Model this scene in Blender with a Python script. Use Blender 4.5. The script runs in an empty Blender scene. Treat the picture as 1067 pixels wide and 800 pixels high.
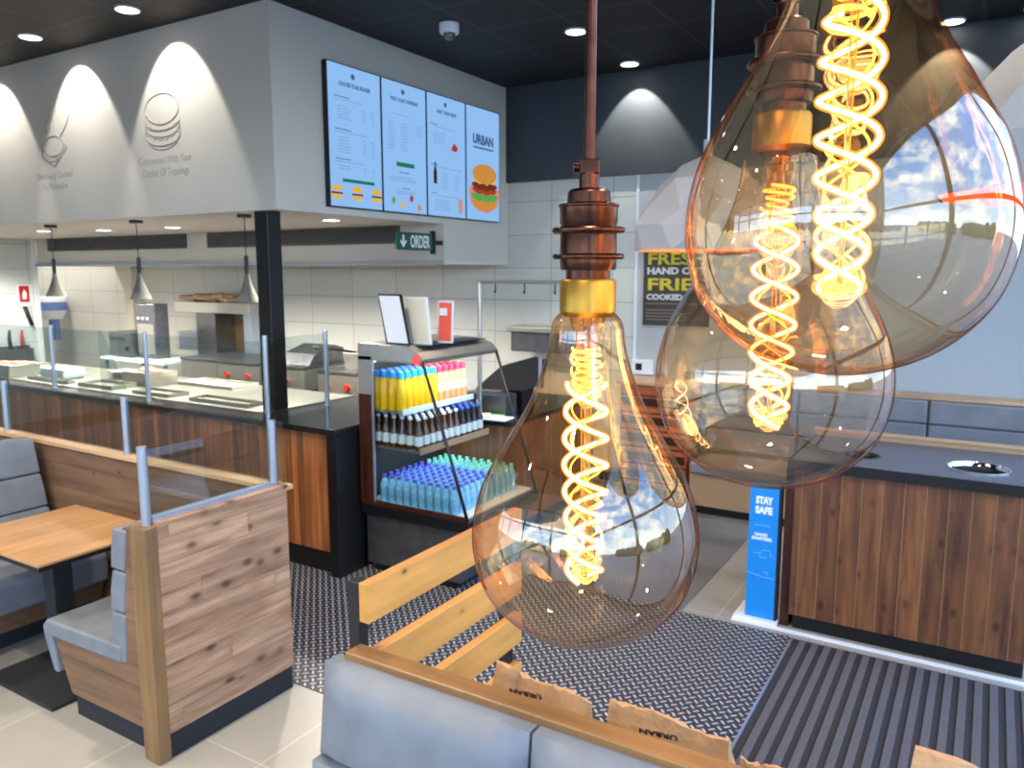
import bpy, bmesh, math, random
from math import pi, sin, cos, radians, sqrt
from mathutils import Vector, Matrix, noise as mnoise
random.seed(7)
sc = bpy.context.scene
COL = sc.collection

# ------------------------------------------------------------------ camera, world, light, exposure
H = 2.1
cd = bpy.data.cameras.new('camera'); cam = bpy.data.objects.new('camera', cd); COL.objects.link(cam)
cd.sensor_width = 36; cd.lens = 820 / 1067 * 36; cd.clip_start = .02; cd.clip_end = 400
cam.location = (0, 0, H); cam.rotation_euler = (radians(90 - 8.15), 0, radians(31.3))
cd.dof.use_dof = True; cd.dof.focus_distance = .62; cd.dof.aperture_fstop = 20
sc.camera = cam
sc.view_settings.view_transform = 'Standard'; sc.view_settings.look = 'None'
sc.view_settings.gamma = 1; sc.view_settings.use_curve_mapping = False
sc.view_settings.exposure = 1.1
SKY = 5.2
cy = sc.cycles
cy.transparent_max_bounces = 40; cy.max_bounces = 10; cy.diffuse_bounces = 5; cy.glossy_bounces = 5
cy.sample_clamp_indirect = 4; cy.caustics_reflective = False; cy.caustics_refractive = False

def S(h):
    h = h.lstrip('#'); o = []
    for i in (0, 2, 4):
        c = int(h[i:i+2], 16) / 255
        o.append(c / 12.92 if c <= .04045 else ((c + .055) / 1.055) ** 2.4)
    return (*o, 1)

def node(nt, t, **kw):
    n = nt.nodes.new(t)
    for k, v in kw.items():
        if k in n.inputs: n.inputs[k].default_value = v
        else: setattr(n, k, v)
    return n
def lk(nt, a, b): nt.links.new(a, b)
def mth(nt, op, a, b=None, c=None, clamp=False):
    n = nt.nodes.new('ShaderNodeMath'); n.operation = op; n.use_clamp = clamp
    for i, v in enumerate((a, b, c)):
        if v is None: continue
        if isinstance(v, (int, float)): n.inputs[i].default_value = v
        else: nt.links.new(v, n.inputs[i])
    return n.outputs[0]
def mixc(nt, f, a, b, mode='MIX'):
    n = nt.nodes.new('ShaderNodeMix'); n.data_type = 'RGBA'; n.blend_type = mode
    for i, v in ((0, f), (6, a), (7, b)):
        if isinstance(v, (int, float, tuple)): n.inputs[i].default_value = v
        else: nt.links.new(v, n.inputs[i])
    return n.outputs[2]
def ramp(nt, f, stops):
    n = nt.nodes.new('ShaderNodeValToRGB'); e = n.color_ramp.elements
    while len(e) < len(stops): e.new(.5)
    for i, (p, c) in enumerate(stops): e[i].position = p; e[i].color = c
    nt.links.new(f, n.inputs[0]); return n.outputs[0]

w = bpy.data.worlds.new('sky'); sc.world = w; w.use_nodes = True
nt = w.node_tree; nt.nodes.clear()
out = node(nt, 'ShaderNodeOutputWorld'); bg = node(nt, 'ShaderNodeBackground'); lk(nt, bg.outputs[0], out.inputs[0])
tc = node(nt, 'ShaderNodeTexCoord'); sp = node(nt, 'ShaderNodeSeparateXYZ'); lk(nt, tc.outputs['Generated'], sp.inputs[0])
grad = ramp(nt, sp.outputs[2], [(0, S('c4daf0')), (.12, S('98c2ee')), (.5, S('5c9ae4')), (1, S('4480d4'))])
mp = node(nt, 'ShaderNodeMapping'); mp.inputs['Scale'].default_value = (1, 1, 2.4); lk(nt, tc.outputs['Generated'], mp.inputs[0])
cn = node(nt, 'ShaderNodeTexNoise', Scale=3.2, Detail=7.0, Roughness=.6); lk(nt, mp.outputs[0], cn.inputs[0])
cf = ramp(nt, cn.outputs[0], [(.46, (0, 0, 0, 1)), (.62, (1, 1, 1, 1))])
skyc = mixc(nt, cf, grad, (1, 1.0, 1.03, 1))
lk(nt, skyc, bg.inputs[0]); bg.inputs[1].default_value = SKY

def portal(name, loc, rot, sx, sy):
    l = bpy.data.lights.new(name, 'AREA'); l.shape = 'RECTANGLE'; l.size = sx; l.size_y = sy; l.cycles.is_portal = True
    o = bpy.data.objects.new(name, l); COL.objects.link(o); o.location = loc; o.rotation_euler = rot
portal('daylight_portal', (1.43, 2.2, 2.0), (0, radians(90), 0), 3.8, 8.4)
portal('daylight_portal', (-3.2, -2.23, 1.85), (radians(90), 0, 0), 8.8, 2.7)

def spot(loc, energy, size, col=(1, .9, .74), blend=.15, rad=.02, rot=(0, 0, 0)):
    l = bpy.data.lights.new('downlight_or_fill', 'SPOT'); l.energy = energy; l.spot_size = radians(size); l.spot_blend = blend
    l.color = col; l.shadow_soft_size = rad
    o = bpy.data.objects.new('downlight_or_fill', l); COL.objects.link(o); o.location = loc; o.rotation_euler = rot
def point(loc, energy, col=(1, .75, .45), rad=.03):
    l = bpy.data.lights.new('lamp_light', 'POINT'); l.energy = energy; l.color = col; l.shadow_soft_size = rad
    o = bpy.data.objects.new('lamp_light', l); COL.objects.link(o); o.location = loc

# ------------------------------------------------------------------ materials
def pbr(name, col, rough=.5, metal=0., nscale=0, namt=0., bump=0., spec=.5, alpha=None, stretch=(1, 1, 1)):
    m = bpy.data.materials.new(name); m.use_nodes = True; nt = m.node_tree
    b = nt.nodes['Principled BSDF']; b.inputs['Roughness'].default_value = rough; b.inputs['Metallic'].default_value = metal
    b.inputs['Specular IOR Level'].default_value = spec
    c = S(col) if isinstance(col, str) else col
    b.inputs['Base Color'].default_value = c
    if nscale:
        t = node(nt, 'ShaderNodeTexCoord'); mp = node(nt, 'ShaderNodeMapping'); mp.inputs['Scale'].default_value = stretch
        lk(nt, t.outputs['Object'], mp.inputs[0])
        n = node(nt, 'ShaderNodeTexNoise', Scale=float(nscale), Detail=4.0); lk(nt, mp.outputs[0], n.inputs[0])
        f = ramp(nt, n.outputs[0], [(.3, (0, 0, 0, 1)), (.7, (1, 1, 1, 1))])
        d = tuple(x * (1 - namt) for x in c[:3]) + (1,); l_ = tuple(min(1, x * (1 + namt)) for x in c[:3]) + (1,)
        lk(nt, mixc(nt, f, d, l_), b.inputs['Base Color'])
        if bump:
            bp = node(nt, 'ShaderNodeBump', Strength=bump, Distance=.01); lk(nt, n.outputs[0], bp.inputs['Height']); lk(nt, bp.outputs[0], b.inputs['Normal'])
    return m
def emit(name, col, s):
    m = bpy.data.materials.new(name); m.use_nodes = True; nt = m.node_tree; nt.nodes.clear()
    o = node(nt, 'ShaderNodeOutputMaterial'); e = node(nt, 'ShaderNodeEmission', Strength=float(s)); e.inputs[0].default_value = S(col) if isinstance(col, str) else col
    lk(nt, e.outputs[0], o.inputs[0]); m.cycles.emission_sampling = 'NONE'; return m
def thin_glass(name, face, edge, f0=.06, rough=.0, power=5., fmax=.9, pw=3., gcol=(1, 1, 1, 1)):
    m = bpy.data.materials.new(name); m.use_nodes = True; nt = m.node_tree; nt.nodes.clear()
    o = node(nt, 'ShaderNodeOutputMaterial'); t = node(nt, 'ShaderNodeBsdfTransparent'); g = node(nt, 'ShaderNodeBsdfGlossy', Roughness=rough); g.inputs[0].default_value = gcol
    lw = node(nt, 'ShaderNodeLayerWeight', Blend=.5); fc = lw.outputs['Facing']
    tint = mixc(nt, mth(nt, 'POWER', fc, pw, clamp=True), S(face), S(edge)); lk(nt, tint, t.inputs[0])
    fr = mth(nt, 'MULTIPLY_ADD', mth(nt, 'POWER', fc, power), fmax - f0, f0, clamp=True)
    mx = node(nt, 'ShaderNodeMixShader'); lk(nt, fr, mx.inputs[0]); lk(nt, t.outputs[0], mx.inputs[1]); lk(nt, g.outputs[0], mx.inputs[2])
    lk(nt, mx.outputs[0], o.inputs[0]); return m

def wood(name, along, across, pw, c1, c2, gapc='2a1a10', gap=.003, var=.5, knots=.10, rough=.55, third=None, fine=28, bump=.25, board=0, gapoff=0., hue=None):
    m = bpy.data.materials.new(name); m.use_nodes = True; nt = m.node_tree; b = nt.nodes['Principled BSDF']
    b.inputs['Roughness'].default_value = rough
    t = node(nt, 'ShaderNodeTexCoord'); s = node(nt, 'ShaderNodeSeparateXYZ'); lk(nt, t.outputs['Object'], s.inputs[0])
    ax = {'x': 0, 'y': 1, 'z': 2}; a = s.outputs[ax[along]]; c = s.outputs[ax[across]]
    th = s.outputs[3 - ax[along] - ax[across]]
    q = mth(nt, 'DIVIDE', mth(nt, 'ADD', c, 50 * pw + gapoff), pw); idx = mth(nt, 'FLOOR', q); fr = mth(nt, 'FRACT', q)
    if board:
        sh = mth(nt, 'MULTIPLY', mth(nt, 'FRACT', mth(nt, 'MULTIPLY', idx, .377)), board)
        q2 = mth(nt, 'DIVIDE', mth(nt, 'ADD', a, sh), board); bi = mth(nt, 'FLOOR', q2); bf = mth(nt, 'FRACT', q2)
        idx = mth(nt, 'ADD', idx, mth(nt, 'MULTIPLY', bi, 17.3))
    wn = node(nt, 'ShaderNodeTexWhiteNoise', noise_dimensions='1D'); lk(nt, idx, wn.inputs['W']); r = wn.outputs[0]
    cb = node(nt, 'ShaderNodeCombineXYZ')
    lk(nt, mth(nt, 'MULTIPLY_ADD', r, 37., mth(nt, 'MULTIPLY', a, 1.6)), cb.inputs[0])
    lk(nt, mth(nt, 'MULTIPLY', c, float(fine)), cb.inputs[1]); lk(nt, mth(nt, 'MULTIPLY', th, float(fine)), cb.inputs[2])
    n = node(nt, 'ShaderNodeTexNoise', Scale=1., Detail=5., Roughness=.62, Distortion=.25); lk(nt, cb.outputs[0], n.inputs[0])
    f = ramp(nt, n.outputs[0], [(.3, (0, 0, 0, 1)), (.7, (1, 1, 1, 1))])
    col = mixc(nt, f, S(c1), S(c2))
    cb3 = node(nt, 'ShaderNodeCombineXYZ'); lk(nt, mth(nt, 'MULTIPLY', a, 1.3), cb3.inputs[0]); lk(nt, mth(nt, 'MULTIPLY', c, 6.), cb3.inputs[1]); lk(nt, r, cb3.inputs[2])
    n3 = node(nt, 'ShaderNodeTexNoise', Scale=2.2, Detail=3.); lk(nt, cb3.outputs[0], n3.inputs[0])
    v3 = mth(nt, 'MULTIPLY_ADD', n3.outputs[0], .7, .65)
    gr = node(nt, 'ShaderNodeCombineColor')
    vv = mth(nt, 'MULTIPLY', v3, mth(nt, 'MULTIPLY_ADD', r, var, 1 - var / 2))
    for i in range(3): lk(nt, vv, gr.inputs[i])
    col = mixc(nt, 1., col, gr.outputs[0], 'MULTIPLY')
    if knots:
        cb2 = node(nt, 'ShaderNodeCombineXYZ'); lk(nt, mth(nt, 'MULTIPLY_ADD', r, 11., mth(nt, 'MULTIPLY', a, 6.5)), cb2.inputs[0])
        lk(nt, mth(nt, 'MULTIPLY', c, 11.), cb2.inputs[1]); lk(nt, mth(nt, 'MULTIPLY', th, 6.), cb2.inputs[2])
        v = node(nt, 'ShaderNodeTexVoronoi', Scale=1.); lk(nt, cb2.outputs[0], v.inputs[0])
        sc_ = node(nt, 'ShaderNodeSeparateColor'); lk(nt, v.outputs['Color'], sc_.inputs[0])
        kf = ramp(nt, v.outputs['Distance'], [(knots * .4, (1, 1, 1, 1)), (knots * 1.3, (0, 0, 0, 1))])
        kf = mth(nt, 'MULTIPLY', kf, mth(nt, 'GREATER_THAN', sc_.outputs[0], .45))
        halo = ramp(nt, v.outputs['Distance'], [(knots * .8, (1, 1, 1, 1)), (knots * 2.6, (0, 0, 0, 1))]); halo = mth(nt, 'MULTIPLY', mth(nt, 'MULTIPLY', halo, mth(nt, 'GREATER_THAN', sc_.outputs[0], .45)), .35)
        col = mixc(nt, halo, col, S('6a3a22')); col = mixc(nt, mth(nt, 'MULTIPLY', kf, .85), col, S('35190f'))
    h = n.outputs[0]
    if gap:
        g = mth(nt, 'LESS_THAN', fr, gap / pw)
        if board: g = mth(nt, 'MAXIMUM', g, mth(nt, 'LESS_THAN', bf, .002 / board))
        col = mixc(nt, mth(nt, 'MULTIPLY', g, .85), col, S(gapc)); h = mth(nt, 'SUBTRACT', mth(nt, 'MULTIPLY', n.outputs[0], .15), g)
    lk(nt, col, b.inputs['Base Color'])
    bp = node(nt, 'ShaderNodeBump', Strength=bump, Distance=.003); lk(nt, h, bp.inputs['Height']); lk(nt, bp.outputs[0], b.inputs['Normal'])
    return m

def gridmat(name, base, line, ax1, p1, o1, w1, ax2, p2, o2, w2, rough=.4, namt=.06, nscale=6., tilevar=.06, bump=.3):
    m = bpy.data.materials.new(name); m.use_nodes = True; nt = m.node_tree; b = nt.nodes['Principled BSDF']; b.inputs['Roughness'].default_value = rough
    t = node(nt, 'ShaderNodeTexCoord'); s = node(nt, 'ShaderNodeSeparateXYZ'); lk(nt, t.outputs['Object'], s.inputs[0])
    a = mth(nt, 'DIVIDE', mth(nt, 'ADD', s.outputs['XYZ'.index(ax1)], -o1 + 100 * p1), p1); c = mth(nt, 'DIVIDE', mth(nt, 'ADD', s.outputs['XYZ'.index(ax2)], -o2 + 100 * p2), p2)
    g = mth(nt, 'MAXIMUM', mth(nt, 'LESS_THAN', mth(nt, 'FRACT', a), w1 / p1), mth(nt, 'LESS_THAN', mth(nt, 'FRACT', c), w2 / p2))
    wn = node(nt, 'ShaderNodeTexWhiteNoise', noise_dimensions='2D'); cb = node(nt, 'ShaderNodeCombineXYZ')
    lk(nt, mth(nt, 'FLOOR', a), cb.inputs[0]); lk(nt, mth(nt, 'FLOOR', c), cb.inputs[1]); lk(nt, cb.outputs[0], wn.inputs['Vector'])
    n = node(nt, 'ShaderNodeTexNoise', Scale=nscale, Detail=5.); lk(nt, t.outputs['Object'], n.inputs[0])
    v = mth(nt, 'ADD', mth(nt, 'MULTIPLY_ADD', n.outputs[0], namt * 2, 1 - namt), mth(nt, 'MULTIPLY', wn.outputs[0], tilevar))
    gc = node(nt, 'ShaderNodeCombineColor')
    for i in range(3): lk(nt, v, gc.inputs[i])
    col = mixc(nt, 1., S(base), gc.outputs[0], 'MULTIPLY'); col = mixc(nt, g, col, S(line)); lk(nt, col, b.inputs['Base Color'])
    bp = node(nt, 'ShaderNodeBump', Strength=bump, Distance=.002); lk(nt, mth(nt, 'SUBTRACT', 1., g), bp.inputs['Height']); lk(nt, bp.outputs[0], b.inputs['Normal'])
    return m

def tread_mat():
    m = bpy.data.materials.new('tread_rubber'); m.use_nodes = True; nt = m.node_tree; b = nt.nodes['Principled BSDF']
    t = node(nt, 'ShaderNodeTexCoord'); mp = node(nt, 'ShaderNodeMapping'); mp.inputs['Rotation'].default_value = (0, 0, radians(45)); P = .039
    mp.inputs['Scale'].default_value = (1 / P, 1 / P, 1); lk(nt, t.outputs['Object'], mp.inputs[0])
    s = node(nt, 'ShaderNodeSeparateXYZ'); lk(nt, mp.outputs[0], s.inputs[0])
    X, Y = mth(nt, 'ADD', s.outputs[0], 1000), mth(nt, 'ADD', s.outputs[1], 1000)
    fx = mth(nt, 'SUBTRACT', mth(nt, 'FRACT', X), .5); fy = mth(nt, 'SUBTRACT', mth(nt, 'FRACT', Y), .5)
    par = mth(nt, 'MODULO', mth(nt, 'ADD', mth(nt, 'FLOOR', X), mth(nt, 'FLOOR', Y)), 2.)
    def el(a, b_): return mth(nt, 'LESS_THAN', mth(nt, 'ADD', mth(nt, 'POWER', mth(nt, 'ABSOLUTE', mth(nt, 'DIVIDE', a, .47)), 2.), mth(nt, 'POWER', mth(nt, 'ABSOLUTE', mth(nt, 'DIVIDE', b_, .15)), 2.)), 1.)
    e1 = el(fx, fy); e2 = el(fy, fx)
    d = mth(nt, 'ADD', mth(nt, 'MULTIPLY', par, e1), mth(nt, 'MULTIPLY', mth(nt, 'SUBTRACT', 1., par), e2))
    n = node(nt, 'ShaderNodeTexNoise', Scale=1.7, Detail=3.); lk(nt, t.outputs['Object'], n.inputs[0])
    base = mixc(nt, n.outputs[0], S('1e1e22'), S('2c2c31'))
    lk(nt, mixc(nt, d, base, S('b4b3b8')), b.inputs['Base Color'])
    b.inputs['Roughness'].default_value = .55
    bp = node(nt, 'ShaderNodeBump', Strength=.5, Distance=.002); lk(nt, d, bp.inputs['Height']); lk(nt, bp.outputs[0], b.inputs['Normal'])
    return m

M = {}
M['white_paint'] = pbr('white_paint', 'c9c6bf', .65, nscale=2, namt=.03)
M['white_soffit'] = pbr('white_soffit', 'd6cfc0', .6)
M['pale_wall'] = pbr('pale_wall', 'b6b7b8', .6)
M['dark_wall'] = pbr('dark_wall', '3a4046', .7, nscale=3, namt=.1)
M['ceiling'] = gridmat('black_ceiling', '08070a', '2c2e3a', 'X', .665, -3.54, .022, 'Y', .59, 4.78, .022, rough=.7, bump=.1)
M['wall_tile'] = gridmat('wall_tile', 'cccbc4', '9d9d98', 'X', .68, -3.89, .008, 'Z', .336, 2.467, .008, rough=.35, namt=.05)
M['wall_tile_y'] = gridmat('wall_tile_side', 'ccd2d2', '9aa3a8', 'Y', .68, 5.9, .008, 'Z', .336, 2.467, .008, rough=.35, namt=.05)
M['floor_tile'] = gridmat('floor_tile', '969188', 'b5afa4', 'X', .62, -2.55, .007, 'Y', .62, 2.1, .007, rough=.35, namt=.08, nscale=5)
M['tread'] = tread_mat()
M['carpet'] = pbr('carpet', '6c6a69', .95, nscale=260, namt=.5, bump=.3)
M['mat_base'] = pbr('mat_base', '2b292b', .8)
M['mat_rib'] = pbr('mat_rib', '555152', .98, nscale=160, namt=.55, bump=.5)
M['black'] = pbr('black_paint', '0d0d10', .4)
M['black_matte'] = pbr('black_matte', '17171b', .75)
M['granite'] = pbr('black_worktop', '17181c', .16, nscale=40, namt=.2)
M['grey_top'] = pbr('grey_worktop', '5e5c64', .33, nscale=50, namt=.08)
M['steel'] = pbr('brushed_steel', 'b9b6ae', .33, .85, nscale=30, namt=.06, stretch=(1, 8, 8))
M['steel_dark'] = pbr('dark_steel', '6f7074', .35, .8, nscale=12, namt=.15)
M['cavity'] = pbr('bin_inside', '3a3230', .3, .8)
M['chrome'] = pbr('chrome', 'e8e8ea', .08, 1.)
M['alu'] = pbr('aluminium', 'aab4c2', .3, .7)
M['copper'] = pbr('aged_copper', '4e2e24', .28, 1., nscale=60, namt=.25)
M['brass'] = pbr('brass', 'b98a3a', .4, 1.)
M['brass_dull'] = pbr('warm_steel', '9c7f52', .35, .8)
M['fabric'] = pbr('grey_leather', '6c7078', .5, nscale=9, namt=.12, bump=.08)
M['fabric2'] = pbr('grey_leather_back', '807c7e', .6, nscale=9, namt=.1)
M['piping'] = pbr('dark_seam', '2a2f3a', .8)
M['slat_wood'] = wood('honey_pine', 'y', 'z', 3., 'b57a36', 'cc924a', gap=0, var=0, knots=.07, rough=.4, fine=18)
M['rail_wood'] = wood('rail_oak', 'x', 'z', 3., '6f4d2a', '94693a', gap=0, var=0, knots=0, rough=.4)
M['ledge_wood'] = wood('ledge_oak', 'x', 'z', 3., 'b98f67', 'd2ab82', gap=0, var=0, knots=0, rough=.4)
M['booth_x'] = wood('booth_pine', 'y', 'z', .112, '7f5a40', 'c49a78', gapc='6a5242', gap=.003, var=.35, knots=.2, fine=22, board=1.1, gapoff=.02)
M['booth_y'] = wood('booth_pine_front', 'x', 'z', .15, '5f4430', '7e5c42', gapc='2a1a10', gap=.003, var=.3, knots=.1, fine=22)
M['post_wood'] = wood('post_wood', 'z', 'x', 3., '6a4c2c', '8a6840', gap=0, var=0, knots=0)
M['counter_slats'] = wood('walnut_slats', 'z', 'x', .056, '7d4726', 'b06f3f', gapc='2a140a', gap=.003, var=1.0, knots=0, fine=30)
M['bin_planks'] = wood('rough_sawn_planks', 'z', 'x', .106, '47281a', '86552f', gapc='9a784e', gap=.003, var=.75, knots=.2, fine=18, gapoff=.03)
M['till_planks'] = wood('till_planks', 'z', 'y', .09, '7d4726', 'a5693c', gap=.003, var=.6, knots=0)
M['table_wood'] = wood('oak_table', 'y', 'x', .17, '9c7048', 'bd9266', gapc='b98552', gap=0, var=.15, knots=0, rough=.3, fine=14)
M['orange_wood'] = wood('orange_wood', 'x', 'z', .16, '96431c', 'cc6a2c', gapc='2b0f06', gap=.02, var=.3, knots=.1)
M['dark_wood'] = wood('dark_wood', 'z', 'x', .2, '2a130c', '4a2416', gap=0, var=.2, knots=0, rough=.3)
M['paper'] = pbr('kraft_paper', 'b3895f', .8, nscale=22, namt=.12, bump=.9)
M['ink'] = pbr('dark_ink', '4a3324', .8)
M['glass'] = thin_glass('clear_glass', 'eef3f3', 'a8c4c0', f0=.05, fmax=.6)
M['window_glass'] = thin_glass('window_glass', 'f4f8f8', 'b8ccd0', f0=.05, fmax=.5)
M['fridge_glass'] = thin_glass('fridge_glass', 'f2f6f8', 'b0c0c8', f0=.015, fmax=.5)
M['amber'] = thin_glass('amber_glass', 'f8e4c8', 'd07f48', f0=.10, fmax=.6, power=4., pw=3.6, gcol=(1, .95, .88, 1))
M['stem_glass'] = thin_glass('stem_glass', 'ffe9c8', 'd88a3c', f0=.10, fmax=.6, power=3., pw=2.5)
M['fil_core'] = emit('filament_core', (1, .72, .34, 1), 14)
M['fil_end_refl'] = emit('dim_end_and_reflection', (1, .5, .09, 1), 2.4)  # dim orange for filament ends and for imitated reflections of the strands
m = bpy.data.materials.new('filament_halo_glow'); m.use_nodes = True; nt = m.node_tree; nt.nodes.clear(); M['fil_halo'] = m  # see-through orange glow standing in for the halo round the filament
o = node(nt, 'ShaderNodeOutputMaterial'); t = node(nt, 'ShaderNodeBsdfTransparent'); e = node(nt, 'ShaderNodeEmission', Strength=2.0)
e.inputs[0].default_value = (1, .33, .03, 1); mx = node(nt, 'ShaderNodeMixShader', Fac=.3)
lk(nt, t.outputs[0], mx.inputs[1]); lk(nt, e.outputs[0], mx.inputs[2]); lk(nt, mx.outputs[0], o.inputs[0]); m.cycles.emission_sampling = 'NONE'
M['lamp_on'] = emit('downlight_on', (1, .95, .86, 1), 6)
M['screen'] = emit('screen_blue', '8fbdf0', .47)
M['screen_ink'] = emit('screen_ink', '46608c', .42)
M['screen_grey'] = emit('screen_grey', '7d9fd0', .45)
M['screen_green'] = emit('screen_green', '1e7a5c', .42)
for k, c in dict(bun='c88a3e', patty='6a3222', tomato='a8382c', lettuce='5aa04e', cheese='f0b840', hand='c98a80', cola='4a1c1c', yellow='e0b030').items():
    M['s_' + k] = emit('screen_' + k, c, .48)
M['grey_line'] = pbr('embossed_grey', 'a3a29c', .7)
M['sign_green'] = pbr('sign_green', '174f45', .5)
M['white_plastic'] = pbr('white_plastic', 'e4e8ee', .4)
M['white_text'] = pbr('white_lettering', 'f2f5f5', .5)
M['concrete'] = pbr('grey_concrete_shade', '74716c', .7, nscale=20, namt=.08)
M['facet'] = pbr('facet_grey', 'a3a2a8', .5)
M['facet_in'] = pbr('facet_copper_inside', 'e07a34', .45, .2)
M['cord_pale'] = pbr('pale_cord', 'bcc6d4', .5)
M['poster'] = pbr('poster_dark', '3c3834', .6)
M['poster_yellow'] = pbr('poster_yellow', 'c9b82e', .6)
M['poster_grey'] = pbr('poster_grey', 'c9c7c2', .6)
M['poster_dim'] = pbr('poster_dim', '7c6d66', .6)
M['blue_sign'] = pbr('blue_sign', '1189dc', .4)
M['blue_line'] = pbr('blue_sign_line', '8fcaf4', .4)
M['red'] = pbr('red_plastic', 'b3201a', .35)
M['salmon'] = pbr('salmon_red', 'ef6052', .4)
M['blue_roll'] = pbr('blue_paper', '6f86c8', .7)
M['pink'] = pbr('pink_paper', 'e6a58c', .7)
M['cream'] = pbr('cream_card', 'ded6c4', .7)
M['tan'] = pbr('tan_panel', 'a88a68', .6)
M['juice'] = pbr('yellow_juice', 'f2bd12', .25)
M['smoothie'] = pbr('peach_juice', 'f0a468', .25)
M['cap_blue'] = pbr('blue_cap', '2596e8', .3); M['cap_red'] = pbr('red_cap', 'ee3350', .3)
M['beer'] = pbr('brown_bottle', '4a2708', .12); M['cap_white'] = pbr('white_cap', 'dce6ee', .4)
M['label_white'] = pbr('white_label', 'd6ded8', .5); M['label_blue'] = pbr('blue_label', '3b66c8', .5)
M['water'] = pbr('water_bottle', '7fb8d4', .12, nscale=30, namt=.25); M['cap_purple'] = pbr('purple_cap', '5a55c0', .3); M['cap_green'] = pbr('green_cap', '7fd0a8', .3)
M['food_pink'] = pbr('food_pink', 'd98c74', .6)
M['leaflet'] = pbr('green_leaflet', 'a9c878', .5)
M['asphalt'] = pbr('asphalt', '8f8f8c', .9, nscale=2, namt=.1)
M['hedge'] = pbr('hedge_green', '3c5a26', .9, nscale=3, namt=.5)
M['concrete_out'] = pbr('pavement', '9a9890', .9)

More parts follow.
